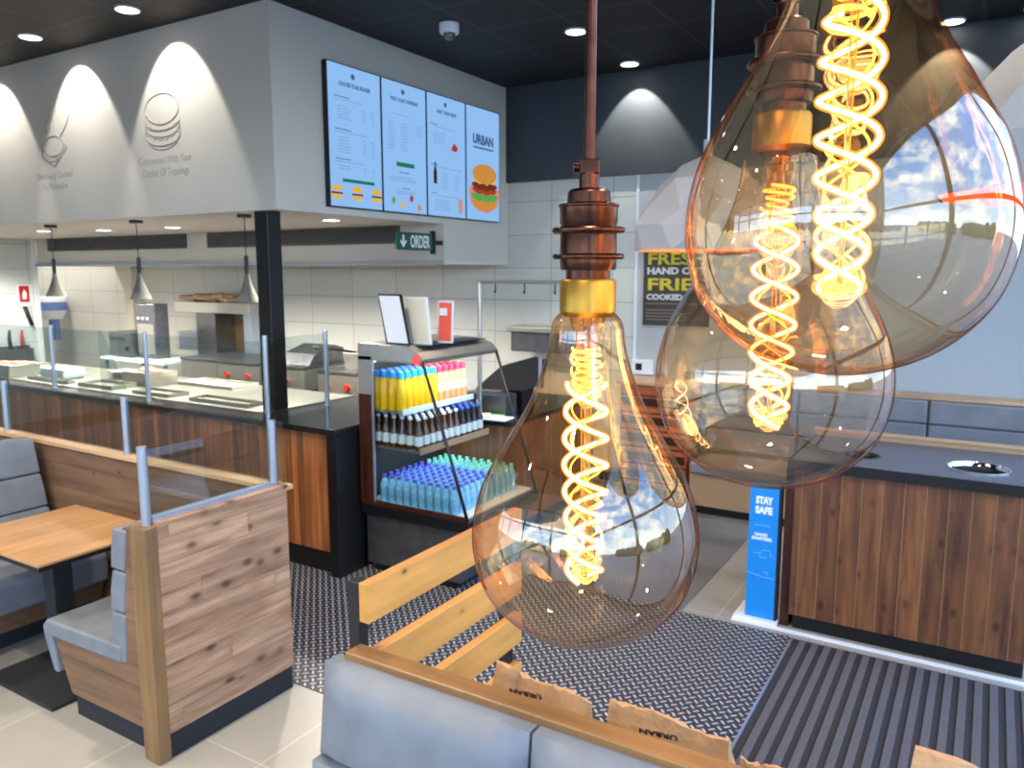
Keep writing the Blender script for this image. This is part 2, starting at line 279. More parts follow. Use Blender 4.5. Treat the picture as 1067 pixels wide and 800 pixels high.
# ------------------------------------------------------------------ mesh helpers
class MB:
    def __init__(s): s.bm = bmesh.new()
    def poly(s, pts):
        vs = [s.bm.verts.new(p) for p in pts]; return s.bm.faces.new(vs)
    def box(s, x0, x1, y0, y1, z0, z1, mat=None):
        v = [Vector((x, y, z)) for x in (x0, x1) for y in (y0, y1) for z in (z0, z1)]
        if mat: v = [mat @ p for p in v]
        v = [s.bm.verts.new(p) for p in v]
        for f in ((0, 1, 3, 2), (4, 6, 7, 5), (0, 4, 5, 1), (2, 3, 7, 6), (0, 2, 6, 4), (1, 5, 7, 3)): s.bm.faces.new([v[i] for i in f])
        return s
    def prism(s, pts, axis, a, b):       # pts: 2D list in the two remaining axes (cyclic order kept)
        def P(p, t):
            return {'x': (t, p[0], p[1]), 'y': (p[0], t, p[1]), 'z': (p[0], p[1], t)}[axis]
        A = [s.bm.verts.new(P(p, a)) for p in pts]; B = [s.bm.verts.new(P(p, b)) for p in pts]; n = len(pts)
        s.bm.faces.new(A); s.bm.faces.new(B[::-1])
        for i in range(n): s.bm.faces.new((A[i], B[i], B[(i+1) % n], A[(i+1) % n]))
        return s
    def lathe(s, prof, c=(0, 0, 0), n=24, cap=True):   # prof: (r, z)
        rings = []
        for r, z in prof:
            if r < 1e-6: rings.append([s.bm.verts.new((c[0], c[1], c[2] + z))])
            else: rings.append([s.bm.verts.new((c[0] + r * cos(2*pi*i/n), c[1] + r * sin(2*pi*i/n), c[2] + z)) for i in range(n)])
        for a, b in zip(rings, rings[1:]):
            if len(a) == 1 and len(b) == 1: continue
            for i in range(n):
                j = (i + 1) % n
                if len(a) == 1: s.bm.faces.new((a[0], b[i], b[j]))
                elif len(b) == 1: s.bm.faces.new((a[i], a[j], b[0]))
                else: s.bm.faces.new((a[i], a[j], b[j], b[i]))
        if cap:
            for r in (rings[0], rings[-1]):
                if len(r) > 1: s.bm.faces.new(r)
        return s
    def tube(s, pts, r, n=8, cap=True):
        pts = [Vector(p) for p in pts]; rings = []
        up = None
        for i, p in enumerate(pts):
            d = (pts[min(i+1, len(pts)-1)] - pts[max(i-1, 0)]).normalized()
            if up is None: up = Vector((0, 0, 1)) if abs(d.z) < .9 else Vector((1, 0, 0))
            u = (up - d * up.dot(d)).normalized(); v = d.cross(u); up = u
            rr = r[i] if isinstance(r, (list, tuple)) else r
            rings.append([s.bm.verts.new(p + (u * cos(2*pi*k/n) + v * sin(2*pi*k/n)) * rr) for k in range(n)])
        for a, b in zip(rings, rings[1:]):
            for k in range(n): s.bm.faces.new((a[k], a[(k+1) % n], b[(k+1) % n], b[k]))
        if cap: s.bm.faces.new(rings[0]); s.bm.faces.new(rings[-1][::-1])
        return s
    def cyl(s, p0, p1, r, n=16): return s.tube([p0, p1], r, n)
    def sphere(s, c, r, sx=1, sy=1, sz=1, u=16, v=10):
        bmesh.ops.create_uvsphere(s.bm, u_segments=u, v_segments=v, radius=r, matrix=Matrix.Translation(c) @ Matrix.Diagonal((sx, sy, sz, 1))); return s
    def text(s, txt, size, origin, right, up=(0, 0, 1), align='CENTER', depth=.001, bold=0., fit=None):
        cu = bpy.data.curves.new('t', 'FONT'); cu.body = txt; cu.size = size; cu.align_x = align; cu.extrude = depth; cu.offset = bold; cu.resolution_u = 3
        ob = bpy.data.objects.new('t', cu); COL.objects.link(ob); bpy.context.view_layer.update()
        me = ob.evaluated_get(bpy.context.evaluated_depsgraph_get()).to_mesh()
        R, U = Vector(right).normalized(), Vector(up).normalized(); N = R.cross(U)
        k = 1.
        if fit and len(me.vertices):
            xs = [v.co.x for v in me.vertices]; k = fit / (max(xs) - min(xs))
        O = Vector(origin); vs = [s.bm.verts.new(O + R * v.co.x * k + U * v.co.y + N * v.co.z) for v in me.vertices]
        for p in me.polygons:
            try: s.bm.faces.new([vs[i] for i in p.vertices])
            except ValueError: pass
        ob.evaluated_get(bpy.context.evaluated_depsgraph_get()).to_mesh_clear(); bpy.data.objects.remove(ob); bpy.data.curves.remove(cu); return s
    def plate_holes(s, x0, x1, y0, y1, z0, z1, holes):
        cu = bpy.data.curves.new('c', 'CURVE'); cu.dimensions = '2D'; cu.fill_mode = 'BOTH'; cu.extrude = (z1 - z0) / 2
        def sp(pts):
            q = cu.splines.new('POLY'); q.points.add(len(pts) - 1); q.use_cyclic_u = True
            for i, p in enumerate(pts): q.points[i].co = (p[0], p[1], 0, 1)
        sp([(x0, y0), (x1, y0), (x1, y1), (x0, y1)])
        for hx, hy, r in holes: sp([(hx + r * cos(2*pi*i/32), hy + r * sin(2*pi*i/32)) for i in range(32)])
        ob = bpy.data.objects.new('c', cu); COL.objects.link(ob); bpy.context.view_layer.update()
        me = ob.evaluated_get(bpy.context.evaluated_depsgraph_get()).to_mesh()
        vs = [s.bm.verts.new(v.co + Vector((0, 0, (z0 + z1) / 2))) for v in me.vertices]
        for p in me.polygons:
            try: s.bm.faces.new([vs[i] for i in p.vertices])
            except ValueError: pass
        bpy.data.objects.remove(ob); bpy.data.curves.remove(cu); return s
    def build(s, name, mat, parent=None, bevel=0., smooth=False, seg=2, origin=None, keep=False):
        bmesh.ops.recalc_face_normals(s.bm, faces=s.bm.faces) if not keep else None
        if parent is not None:
            L = Vector((0, 0, 0)); q = parent
            while q: L += q.location; q = q.parent
        elif origin is not None: L = Vector(origin)
        else:
            xs = [v.co for v in s.bm.verts]
            L = Vector(((min(v.x for v in xs) + max(v.x for v in xs)) / 2, (min(v.y for v in xs) + max(v.y for v in xs)) / 2, min(v.z for v in xs)))
        bmesh.ops.translate(s.bm, verts=s.bm.verts, vec=-L)
        me = bpy.data.meshes.new(name); s.bm.to_mesh(me); s.bm.free()
        if smooth:
            me.polygons.foreach_set('use_smooth', [True] * len(me.polygons))
            if smooth == 'auto': me.set_sharp_from_angle(angle=radians(38))
        me.materials.append(M[mat] if isinstance(mat, str) else mat)
        o = bpy.data.objects.new(name, me); COL.objects.link(o)
        if parent is not None: o.parent = parent
        else: o.location = L
        if bevel:
            b = o.modifiers.new('bevel', 'BEVEL'); b.width = bevel; b.segments = seg; b.limit_method = 'ANGLE'; b.angle_limit = radians(40)
        return o
def tag(o, label, cat, group=None, kind=None):
    o['label'] = label; o['category'] = cat
    if group: o['group'] = group
    if kind: o['kind'] = kind
    return o
def thing(name, loc, label, cat, group=None):
    o = bpy.data.objects.new(name, None); o.empty_display_size = .1; COL.objects.link(o); o.location = loc; return tag(o, label, cat, group)
def struct(name, mb, mat, **k):
    o = mb.build(name, mat, origin=(0, 0, 0), **k); o['kind'] = 'structure'; return o
def dup(root, loc, label=None, group=None, rz=None):
    r = root.copy(); COL.objects.link(r); r.location = loc
    if rz is not None: r.rotation_euler = (0, 0, rz)
    if label: r['label'] = label
    if group: r['group'] = group
    for ch in list(root.children):
        c = ch.copy(); COL.objects.link(c); c.parent = r
        for g in list(ch.children):
            d = g.copy(); COL.objects.link(d); d.parent = c
    return r

# ------------------------------------------------------------------ the room
ZC = 3.95; YB = 7.16; XL = -11.4; XR = 1.4; YF = -2.2
struct('ceiling', MB().box(-13.8, XR + .2, YF - .2, YB + .2, ZC, ZC + .1), 'ceiling')
struct('floor', MB().box(-13.8, XR + .2, YF - .2, YB + .2, -.1, 0), 'floor_tile')
struct('floor', MB().box(-9.6, -.845, 2.66, 4.52, 0, .004).box(-1.45, -.845, 1.6, 2.66, 0, .004), 'tread')
struct('floor', MB().box(-9.6, -1.52, 4.52, 7.1, 0, .003), 'carpet')
struct('wall_back', MB().box(-13.8, -2.95, YB, YB + .2, 0, ZC), 'wall_tile')
struct('wall_back', MB().box(-2.95, XR + .2, YB, YB + .2, 0, ZC), 'pale_wall')
struct('wall_back', MB().box(-4.40, XR, YB - .04, YB, 3.005, ZC), 'dark_wall')
struct('wall_left', MB().box(XL - .25, XL, YF - .2, 6.0, 0, ZC), 'wall_tile_y')
struct('wall_left', MB().box(-13.8, -13.64, 6.0, YB, 0, ZC), 'wall_tile_y')
struct('wall_left', MB().box(-13.8, XL - .25, 5.8, 6.0, 0, ZC), 'pale_wall')
struct('trim_1', MB().box(XL, XL + .02, 5.96, 6.02, 0, 2.54), 'white_plastic')
struct('trim_2', MB().box(-2.965, -2.94, YB - .012, YB, 0, 3.005), 'white_plastic')
struct('baseboard_back', MB().box(-3.3, XR, YB - .02, YB, 0, .1), 'black')
# glazed wall to the right, openings y -2.7..5.9, z .15..3.35
def glazed(side, a0, a1, n, z0, z1, idx):
    t = .2
    def bx(m, p, q, r0, r1):
        if side == 'x': return m.box(XR, XR + t, p, q, r0, r1)
        return m.box(p, q, YF - t, YF, r0, r1)
    m = MB()
    lo, hi = (YF, YB) if side == 'x' else (-13.8, XR)
    bx(m, lo, a0, 0, ZC); bx(m, a1, hi, 0, ZC); bx(m, a0, a1, 0, z0); bx(m, a0, a1, z1, ZC)
    struct('wall_right' if side == 'x' else 'wall_front', m, 'pale_wall')
    wd = (a1 - a0) / n
    for i in range(n):
        p = a0 + i * wd; q = p + wd; fr = MB()
        def fb(p_, q_, r0, r1):
            if side == 'x': fr.box(XR + .06, XR + .12, p_, q_, r0, r1)
            else: fr.box(p_, q_, YF - .12, YF - .06, r0, r1)
        fb(p, p + .05, z0, z1); fb(q - .05, q, z0, z1); fb(p, q, z0, z0 + .06); fb(p, q, z1 - .06, z1); fb(p, q, 2.45, 2.5)
        o = struct('window_%d' % (idx + i), fr, 'black')
        g = MB()
        if side == 'x': g.box(XR + .088, XR + .092, p + .05, q - .05, z0 + .06, z1 - .06)
        else: g.box(p + .05, q - .05, YF - .092, YF - .088, z0 + .06, z1 - .06)
        g.build('window_pane', 'window_glass', o)
glazed('x', -2.0, 6.4, 4, .12, 3.88, 1)
glazed('y', -7.6, 1.2, 5, .5, 3.2, 6)
# outside
struct('ground', MB().box(-60, 80, -80, 60, -.35, -.12), 'asphalt')
o = MB().box(-9.5, 1.4, YF - 3.2, YF - .21, 3.35, 3.5).build('sky_blocker', 'white_plastic'); tag(o, 'flat white slab added above the front windows to cut sky light, seen only in reflections', 'canopy')  # added slab out of view that keeps high sky light off the room
for i, (x, y, l) in enumerate(((26, 6, 'x'), (26, -10, 'x'), (-10, -24, 'y'), (8, -24, 'y'))):
    m = MB(); 
    for k in range(9):
        t = (k - 4) * 1.5
        m.sphere((x + (0 if l == 'x' else t), y + (t if l == 'x' else 0), 1. + random.random() * .5), 1.3 + random.random() * .5, u=10, v=7)
    tag(m.build('hedge', 'hedge', smooth=True), 'rounded green hedge beyond the car park, %s' % ('farthest along the right side', 'nearest corner of the right side', 'left end of the front', 'right end of the front')[i], 'hedge')

# kitchen bulkhead box (menu wall)
BX = -4.406; BY = 4.018; BZ = 2.537
struct('wall_bulkhead', MB().box(XL, BX, BY, 6.03, BZ, ZC).box(XL, BX, 6.03, YB, 2.2, ZC), 'white_paint')
struct('trim_3', MB().box(XL, BX - .002, 6.032, YB, 2.165, 2.2), 'white_soffit')
struct('trim_4', MB().box(XL - .0, BX - .01, 5.99, 6.03, 2.165, 2.2), 'alu')

# ------------------------------------------------------------------ downlights
def downlight(x, y, z, label, group=None, r=.075):
    t = thing('downlight', (x, y, z - .012), label, 'ceiling light', group)
    MB().lathe([(r, 0), (r + .012, 0), (r + .012, .012), (r, .012), (r, 0)], (x, y, z - .012), 28, cap=False).build('rim', 'white_plastic', t, smooth='auto')
    MB().lathe([(r - .001, .0), (r - .001, .010)], (x, y, z - .011), 28).build('diffuser', 'lamp_on', t)
    return t
for x, lb in ((-8.0, 'round ceiling downlight above the left-hand engraved wall, partly out of view'), (-6.7, 'round ceiling downlight above the engraved cooking picture'), (-5.42, 'round ceiling downlight above the engraved burger picture')):
    downlight(x, 3.64, ZC, lb)
    spot((x, 3.64, ZC - .02), 27, 76, (1, .93, .82), .22, .012, (radians(35), 0, 0))
for x, y, lb in ((-2.924, 5.763, 'round ceiling downlight left of the copper pendant rod'), (-2.948, 6.884, 'round ceiling downlight right of the rod, near the dark wall'), (-.408, 7.0, 'round ceiling downlight right of the biggest bulb'), (.12, 6.95, 'round ceiling downlight at the far right edge of the ceiling')):
    downlight(x, y, ZC, lb)
for x in (-2.948, -.408): spot((x, 6.88, ZC - .02), 40, 76, (1, .95, .84), .22, .012, (radians(20), 0, 0))
for x in (-7.2, -4.8, -2.9, -.2): 
    for y in (-1.2, .6, 2.3):
        if y > 2 and x < -3: continue
        downlight(x, y, ZC, 'round ceiling downlight above or behind the camera, outside the picture', 'ceiling downlights behind the camera'); spot((x, y, ZC - .02), 150 if x < -2 else 60, 125, (1, .88, .70), .5, .06)
spot((-2.92, 5.76, ZC - .02), 60, 80)
for i, (x, y) in enumerate(((-8.8, 4.76), (-8.07, 4.98), (-6.98, 5.02), (-4.85, 5.02), (-5.75, 5.02), (-10.3, 4.95))):
    if i < 4: downlight(x, y, BZ, 'recessed soffit light over the kitchen, %s' % ('leftmost above the first grey pendant', 'between the first and second grey pendants', 'right of the second grey pendant', 'nearest the order sign')[i], r=.07)
    spot((x, y, BZ - .03), 150, 150, (1, .92, .8), .6, .05)  # the far-left spot has no fixture, added to brighten the kitchen tiles
spot((-12.4, 6.4, ZC - .02), 160, 110, (1, .93, .82), .5, .05)  # added fill spot for the left recess, unseen behind the bulkhead
# cctv dome
t = thing('security_camera', (-3.666, 5.115, ZC - .09), 'white dome security camera on the black ceiling above the menu screens', 'security camera')
MB().lathe([(.0, .09), (.075, .09), (.075, .03), (.068, .02), (0, .02)], (-3.666, 5.115, ZC - .09), 28).build('housing', 'white_plastic', t, smooth='auto')
MB().lathe([(.045, .02), (.043, 0), (.03, -.02), (0, -.028)], (-3.666, 5.115, ZC - .09), 24).build('dome', 'steel_dark', t, smooth=True)

# ------------------------------------------------------------------ menu screens
SX = BX + .05
ycuts = [4.505, 5.128, 5.735, 6.335, 6.93]
ycuts = [4.505, 5.12, 5.72, 6.325, 6.925]
zs0, zs1 = 2.59, 3.66
names = ['menu screen listing burgers with three small burgers along the bottom, leftmost of four', 'menu screen listing toppings, second from the left', 'menu screen with drinks bottle picture, third from the left', 'menu screen with a large burger held in hands, rightmost of four']
def bars(m, y, z, w_, n, dz=.016, h=.006, jit=.25):
    for i in range(n):
        ww = w_ * (1 - jit * random.random()); m.box(SX + .0005, SX + .0012, y, y + ww, z - i * dz - h, z - i * dz)
for i in range(4):
    y0, y1 = ycuts[i] + .004, ycuts[i+1] - .004; yc = (y0 + y1) / 2; W = y1 - y0
    t = thing('menu_screen', (BX + .02, yc, zs0), names[i], 'menu screen', 'menu screens on the white bulkhead')
    MB().box(BX + .002, SX - .001, y0, y1, zs0, zs1).build('housing', 'black', t)
    d = MB().box(SX - .001, SX, y0 + .008, y1 - .008, zs0 + .008, zs1 - .008).build('display', 'screen', t)
    ink = MB(); gy = MB(); gn = MB()
    if i < 3:
        ink.lathe([(0, 0), (.022, 0)], (0, 0, 0), 16, cap=False); bmesh.ops.transform(ink.bm, matrix=Matrix.Translation((SX + .001, yc - .02, zs1 - .075)) @ Matrix.Rotation(pi/2, 4, 'Y'), verts=ink.bm.verts)
        title = ('CHOOSE YOUR BURGER', 'PICK YOUR TOPPINGS', 'ADD YOUR SIDES')[i]
        ink.text(title, .042, (SX + .0006, yc, zs1 - .16), (0, 1, 0), fit=(.36, .36, .3)[i], bold=.0015, depth=.0004)
    if i == 0:
        for z, n in ((3.42, 1), (3.35, 5), (3.18, 1), (3.12, 6), (2.96, 1), (2.91, 2)):
            if n == 1: bars(ink, y0 + .07, z, .2, 1); bars(gy, y0 + .07, z - .02, .42, 1)
            else: bars(gy, y0 + .1, z, .16, n, .022); bars(gy, y0 + .38, z, .04, n, .022, jit=0); bars(gy, y0 + .48, z, .04, n, .022, jit=0)
        gn.box(SX + .0005, SX + .0015, y0 + .14, y1 - .1, 2.785, 2.81)
        for yy in (y0 + .075, yc, y1 - .075):
            b = MB(); b.prism([(yy - .055, 2.655), (yy + .055, 2.655), (yy + .06, 2.685), (yy - .06, 2.685)], 'x', SX + .0008, SX + .0012)
            b.prism([(yy + .06 * cos(a), 2.715 + .045 * sin(a)) for a in [pi * k / 10 for k in range(11)]], 'x', SX + .0008, SX + .0012); b.build('burger_bun_picture', 's_yellow', d)
            MB().box(SX + .0008, SX + .0014, yy - .062, yy + .062, 2.69, 2.705).build('patty_picture', 's_patty', d)
    if i == 1:
        bars(gy, y0 + .12, 3.40, .3, 1)
        for yy in (y0 + .07, y0 + .24, y0 + .44): bars(gy, yy, 3.33, .1, 10 if yy < y0 + .3 else 4, .024)
        gn.box(SX + .0005, SX + .0015, yc - .12, yc + .12, 2.975, 3.01)
        bars(ink, yc - .08, 2.93, .17, 1); bars(gy, y0 + .1, 2.89, .38, 3); bars(ink, yc - .05, 2.80, .1, 1); bars(gy, yc - .12, 2.775, .25, 2)
        for yy, zz, mm in ((y0 + .13, 2.69, 's_lettuce'), (y0 + .25, 2.66, 's_yellow'), (y0 + .37, 2.72, 's_tomato'), (y0 + .48, 2.65, 's_bun')):
            MB().prism([(yy + .025 * cos(a), zz + .03 * sin(a)) for a in [2 * pi * k / 10 for k in range(10)]], 'x', SX + .0008, SX + .0012).build('topping_picture', mm, d)
    if i == 2:
        for z in (3.40, 3.05, 2.80): bars(ink, y0 + .06, z, .1, 1); bars(gy, y0 + .12, z - .02, .42, 1)
        bars(gy, y0 + .09, 3.33, .2, 5, .022); bars(gy, y0 + .22, 2.98, .1, 7, .022); bars(gy, y0 + .4, 2.98, .1, 7, .022); bars(gy, y0 + .1, 2.74, .26, 5, .022)
        MB().prism([(y0 + .09, 2.88), (y0 + .14, 2.88), (y0 + .14, 2.98), (y0 + .125, 3.03), (y0 + .125, 3.07), (y0 + .105, 3.07), (y0 + .105, 3.03), (y0 + .09, 2.98)], 'x', SX + .0008, SX + .0012).build('cola_bottle_picture', 's_cola', d)
        MB().prism([(y1 - .12, 2.64), (y1 - .07, 2.64), (y1 - .06, 2.77), (y1 - .13, 2.77)], 'x', SX + .0008, SX + .0012).build('milkshake_picture', 's_hand', d)
        MB().prism([(y0 + .36, 3.20), (y0 + .45, 3.19), (y0 + .47, 3.23), (y0 + .41, 3.27)], 'x', SX + .0008, SX + .0012).build('sauce_picture', 's_tomato', d)
    if i == 3:
        ink.text('URBAN', .12, (SX + .0006, yc - .0, 3.32), (0, 1, 0), fit=.36, bold=.006, depth=.0004); bars(ink, yc - .17, 3.29, .35, 1, h=.016, jit=0)
        def blob(nm, mm, a, b, c, e, k0, wob=.0, up=0):
            MB().prism([(yc + .02 + (a + wob * sin(7*q)) * cos(q), c + (b + wob * cos(9*q)) * sin(q)) for q in [2*pi*k/28 for k in range(28)]], 'x', SX + .0004 * k0, SX + .0004 * k0 + .0003).build(nm, mm, d)
        blob('hands_picture', 's_hand', .27, .17, 2.84, 0, 1, .01)
        blob('bottom_bun_picture', 's_bun', .215, .085, 2.775, 0, 2)
        blob('lettuce_picture', 's_lettuce', .235, .05, 2.825, 0, 3, .012)
        blob('tomato_picture', 's_tomato', .215, .04, 2.885, 0, 4, .01)
        blob('patty_picture', 's_patty', .225, .045, 2.93, 0, 5, .01)
        blob('cheese_picture', 's_cheese', .20, .03, 2.975, 0, 6, .012)
        blob('top_bun_picture', 's_bun', .215, .095, 3.04, 0, 7)
    if len(ink.bm.verts): ink.build('dark_text', 'screen_ink', d)
    if len(gy.bm.verts): gy.build('small_text', 'screen_grey', d)
    if len(gn.bm.verts): gn.build('green_banner', 'screen_green', d)

# order sign
t = thing('order_sign', (BX + .03, 5.64, 2.27), 'dark green ORDER sign with a white down arrow under the menu screens', 'sign')
MB().box(BX - .033, BX - .01, 5.354, 5.87, 2.285, 2.44).build('panel', 'sign_green', t, bevel=.004)
MB().box(BX - .045, BX + .0, 5.87, 5.90, 2.255, 2.465).box(BX - .03, BX - .015, 5.90, 6.03, 2.34, 2.38).build('bracket', 'black', t)
m = MB().text('ORDER', .15, (BX - .0095, 5.68, 2.31), (0, 1, 0), fit=.28, bold=.003)
m.box(BX - .0095, BX - .0075, 5.435, 5.455, 2.345, 2.415); m.prism([(5.40, 2.36), (5.445, 2.305), (5.49, 2.36), (5.478, 2.372), (5.445, 2.335), (5.412, 2.372)], 'x', BX - .0095, BX - .0075)
m.build('lettering', 'white_text', t)

# engraved pictures
def line(m, pts, r=.007): m.tube([(p[0], BY - .001, p[1]) for p in pts], r * .8, 6)
def arc(cx, cz, rx, rz, a0, a1, n=20): return [(cx + rx * cos(radians(a0 + (a1 - a0) * k / n)), cz + rz * sin(radians(a0 + (a1 - a0) * k / n))) for k in range(n + 1)]
t = thing('wall_picture', (-5.56, BY - .005, 2.75), 'grey outline of a stacked burger over the words Customised With Your Choice Of Toppings', 'wall picture')
m = MB(); cx = -5.63
line(m, arc(cx, 3.35, .205, .115, 0, 360, 36)); line(m, arc(cx, 3.26, .21, .07, 175, 365)); line(m, arc(cx, 3.21, .20, .07, 175, 365), .005); line(m, arc(cx, 3.15, .21, .075, 180, 360)); line(m, arc(cx, 3.13, .19, .085, 180, 360), .005)
line(m, [(cx - .205, 3.35), (cx - .212, 3.14)], .005); line(m, [(cx + .205, 3.35), (cx + .212, 3.14)], .005)
line(m, [(cx - .19 + .038 * k, 3.16 + .018 * (k % 2) - .05 * sin(pi * k / 10)) for k in range(11)], .004); line(m, [(cx - .19 + .038 * k, 3.23 + .015 * (k % 2) - .05 * sin(pi * k / 10)) for k in range(11)], .004)
m.build('burger_outline', 'grey_line', t, smooth=True)
m = MB().text('Customised With Your', .085, (cx, BY - .001, 2.94), (1, 0, 0), fit=.66, depth=.0008); m.text('Choice Of Toppings', .085, (cx, BY - .001, 2.845), (1, 0, 0), fit=.58, depth=.0008); m.build('lettering', 'grey_line', t)
t = thing('wall_picture', (-7.0, BY - .005, 2.75), 'grey outline of a patty on a spatula over the words Deliciously Cooked To Perfection', 'wall picture')
m = MB(); cx = -7.16
line(m, arc(cx, 3.19, .15, .085, 0, 360, 30)); line(m, arc(cx - .02, 3.14, .18, .08, 160, 300), .005); line(m, [(cx - .17, 3.16), (cx - .19, 3.11), (cx - .0, 3.02), (cx + .19, 3.16), (cx + .16, 3.26)]); line(m, [(cx - .14, 3.11), (cx - .0, 3.055), (cx + .16, 3.16)], .004)
line(m, [(cx + .11, 3.26), (cx + .17, 3.31), (cx + .22, 3.36), (cx + .33, 3.52)], .007)
for k in range(3): line(m, [(cx - .1 + .06 * k, 3.31), (cx - .115 + .06 * k, 3.36), (cx - .09 + .06 * k, 3.40), (cx - .105 + .06 * k, 3.45)], .0035)
m.build('spatula_outline', 'grey_line', t, smooth=True)
m = MB().text('Deliciously Cooked', .085, (cx - .03, BY - .001, 2.915), (1, 0, 0), fit=.56, depth=.0008); m.text('To Perfection', .085, (cx - .03, BY - .001, 2.82), (1, 0, 0), fit=.4, depth=.0008); m.build('lettering', 'grey_line', t)

# vents in the inner bulkhead
for x0, x1, lb in ((-11.06, -8.13, 'long grey slotted air vent in the kitchen bulkhead, the left one'), (-7.74, -4.93, 'long grey slotted air vent in the kitchen bulkhead, ending by the order sign')):
    t = thing('air_vent', ((x0 + x1) / 2, 6.02, 2.38), lb, 'air vent')
    MB().box(x0, x1, 6.022, 6.0295, 2.375, 2.535).build('backing', 'black_matte', t)
    m = MB()
    for k in range(9): m.box(x0 + .02, x1 - .02, 6.008, 6.022, 2.383 + k * .0165, 2.392 + k * .0165)
    m.build('slats', 'steel_dark', t)
    MB().box(x0, x1, 6.004, 6.022, 2.365, 2.38).box(x0, x1, 6.004, 6.022, 2.528, 2.536).box(x0, x0 + .02, 6.004, 6.022, 2.38, 2.528).box(x1 - .02, x1, 6.004, 6.022, 2.38, 2.528).build('frame', 'steel_dark', t)

# ------------------------------------------------------------------ back wall items
t = thing('poster', (-2.56, YB - .02, 1.59), 'dark poster reading FRESH HAND CUT FRIES in yellow and white on the back wall', 'poster')
MB().box(-2.87, -2.22, YB - .02, YB - .001, 1.59, 2.55).build('board', 'poster', t, bevel=.003)
yy = YB - .021
def ptext(tx, z, s, fit, mm, x0=-2.835):
    MB().text(tx, s, (x0, yy, z), (1, 0, 0), align='LEFT', fit=fit, bold=.004).build('lettering', mm, t)
ptext('FRESH', 2.165, .15, .56, 'poster_yellow'); ptext('HAND CUT', 2.075, .085, .56, 'poster_grey'); ptext('FRIES', 1.925, .155, .56, 'poster_yellow'); ptext('COOKED', 1.835, .07, .36, 'poster_grey')
m = MB()
for z in (1.79, 1.73, 1.70, 1.67, 1.64): m.box(-2.835, -2.835 + (.5 if z > 1.75 else .4), yy - .001, yy, z, z + .012)
m.build('small_text', 'poster_dim', t)
t = thing('wall_thermostat', (-2.86, YB - .03, 1.11), 'small white wall control with a black display above the orange wooden unit', 'thermostat')
MB().box(-2.97, -2.75, YB - .035, YB, 1.11, 1.25).build('body', 'white_plastic', t, bevel=.005); MB().box(-2.925, -2.86, YB - .038, YB - .035, 1.15, 1.215).build('display', 'black', t)
t = thing('condiment_cabinet', (-2.6, 6.8, 0), 'orange-brown slatted wooden cabinet against the back wall, half hidden by the bulbs', 'cabinet')
MB().box(-2.90, -2.25, 6.72, 7.12, .12, 1.07).build('body', 'orange_wood', t, bevel=.006); MB().box(-2.93, -2.22, 6.69, 7.13, 1.07, 1.10).build('top', 'ledge_wood', t, bevel=.004); MB().box(-2.87, -2.28, 6.76, 7.1, 0, .12).build('plinth', 'black', t)
m = MB()
for k in range(5): m.box(-2.88, -2.27, 6.70, 6.725, .2 + k * .17, .27 + k * .17)
m.build('slats', 'dark_wood', t)
# bench on the back wall
t = thing('wall_bench', (-.3, 6.85, 0), 'long grey upholstered bench along the back wall behind the bin counter', 'bench')
MB().box(-2.15, 1.37, 6.52, 6.98, .08, .36).build('base', 'tan', t); MB().box(-2.15, 1.37, 6.56, 6.98, 0, .08).build('plinth', 'black', t)
MB().box(-2.15, 1.37, 6.48, 7.02, .36, .47).build('seat_cushion', 'fabric2', t, bevel=.03, seg=3)
MB().box(-2.15, 1.37, 6.96, 7.14, .36, 1.10).build('back_panel', 'tan', t)
MB().box(-2.17, 1.38, 6.92, 7.15, 1.10, 1.125).build('top_rail', 'ledge_wood', t, bevel=.003)
for x0 in (-2.33, -1.35, -.37, .61, 1.59):
    a = max(x0, -2.15); b = min(x0 + .98, 1.37)
    for z0, z1 in ((.50, .70), (.705, .905), (.91, 1.095)): MB().box(a + .005, b - .005, 6.90, 6.97, z0, z1).build('back_cushion', 'fabric2', t, bevel=.018, seg=3)

# ------------------------------------------------------------------ bin counter right
t = thing('bin_counter', (-.3, 5.0, 0), 'waste counter faced in rough vertical brown planks with a grey top', 'counter')
MB().box(-.90, 0.275, 4.63, 5.40, .09, .975).build('planks', 'bin_planks', t, bevel=.003)
MB().box(-.88, 0.275, 4.66, 5.38, 0, .09).build('kickboard', 'black', t)
MB().plate_holes(-.94, 0.275, 4.60, 5.42, 1.0, 1.03, [(-.588, 4.93, .085), (-.0, 4.93, .145)]).build('worktop', 'grey_top', t)
MB().box(-.94, 0.275, 4.598, 4.615, .975, 1.03).box(-.94, -.925, 4.60, 5.42, .975, 1.03).build('worktop_edge', 'black', t)
for x, r, mm in ((-.588, .085, 'black'), (-.0, .145, 'chrome')):
    o = MB().lathe([(r + .012, .0315), (r + .012, .034), (r, .034), (r - .004, .022), (r - .010, .012)], (x, 4.93, 1.0), 40, cap=False).build('bin_opening', mm, t, smooth='auto')
    if mm == 'chrome': o['label'] = 'chrome ringed bin opening'
    MB().lathe([(0, -.024), (r - .014, -.024), (r - .008, .012)], (x, 4.93, 1.0), 40, cap=False).build('bin_cavity', 'cavity', t)
MB().box(-.94, 0.275, 5.42, 5.46, .95, 1.06).build('back_upstand', 'tan', t); MB().box(-.95, 0.29, 5.41, 5.47, 1.06, 1.075).build('back_rail', 'ledge_wood', t, bevel=.003)
MB().box(-.94, 0.275, 5.40, 5.46, 0, .95).build('back_board', 'dark_wood', t)
MB().box(-.955, -.905, 4.66, 5.4, 0, .97).build('end_panel', 'dark_wood', t)
struct('trim_5', MB().box(-1.22, 1.39, 4.572, 4.60, 0, .01).box(-1.22, -.96, 4.60, 4.64, 0, .01), 'white_plastic')

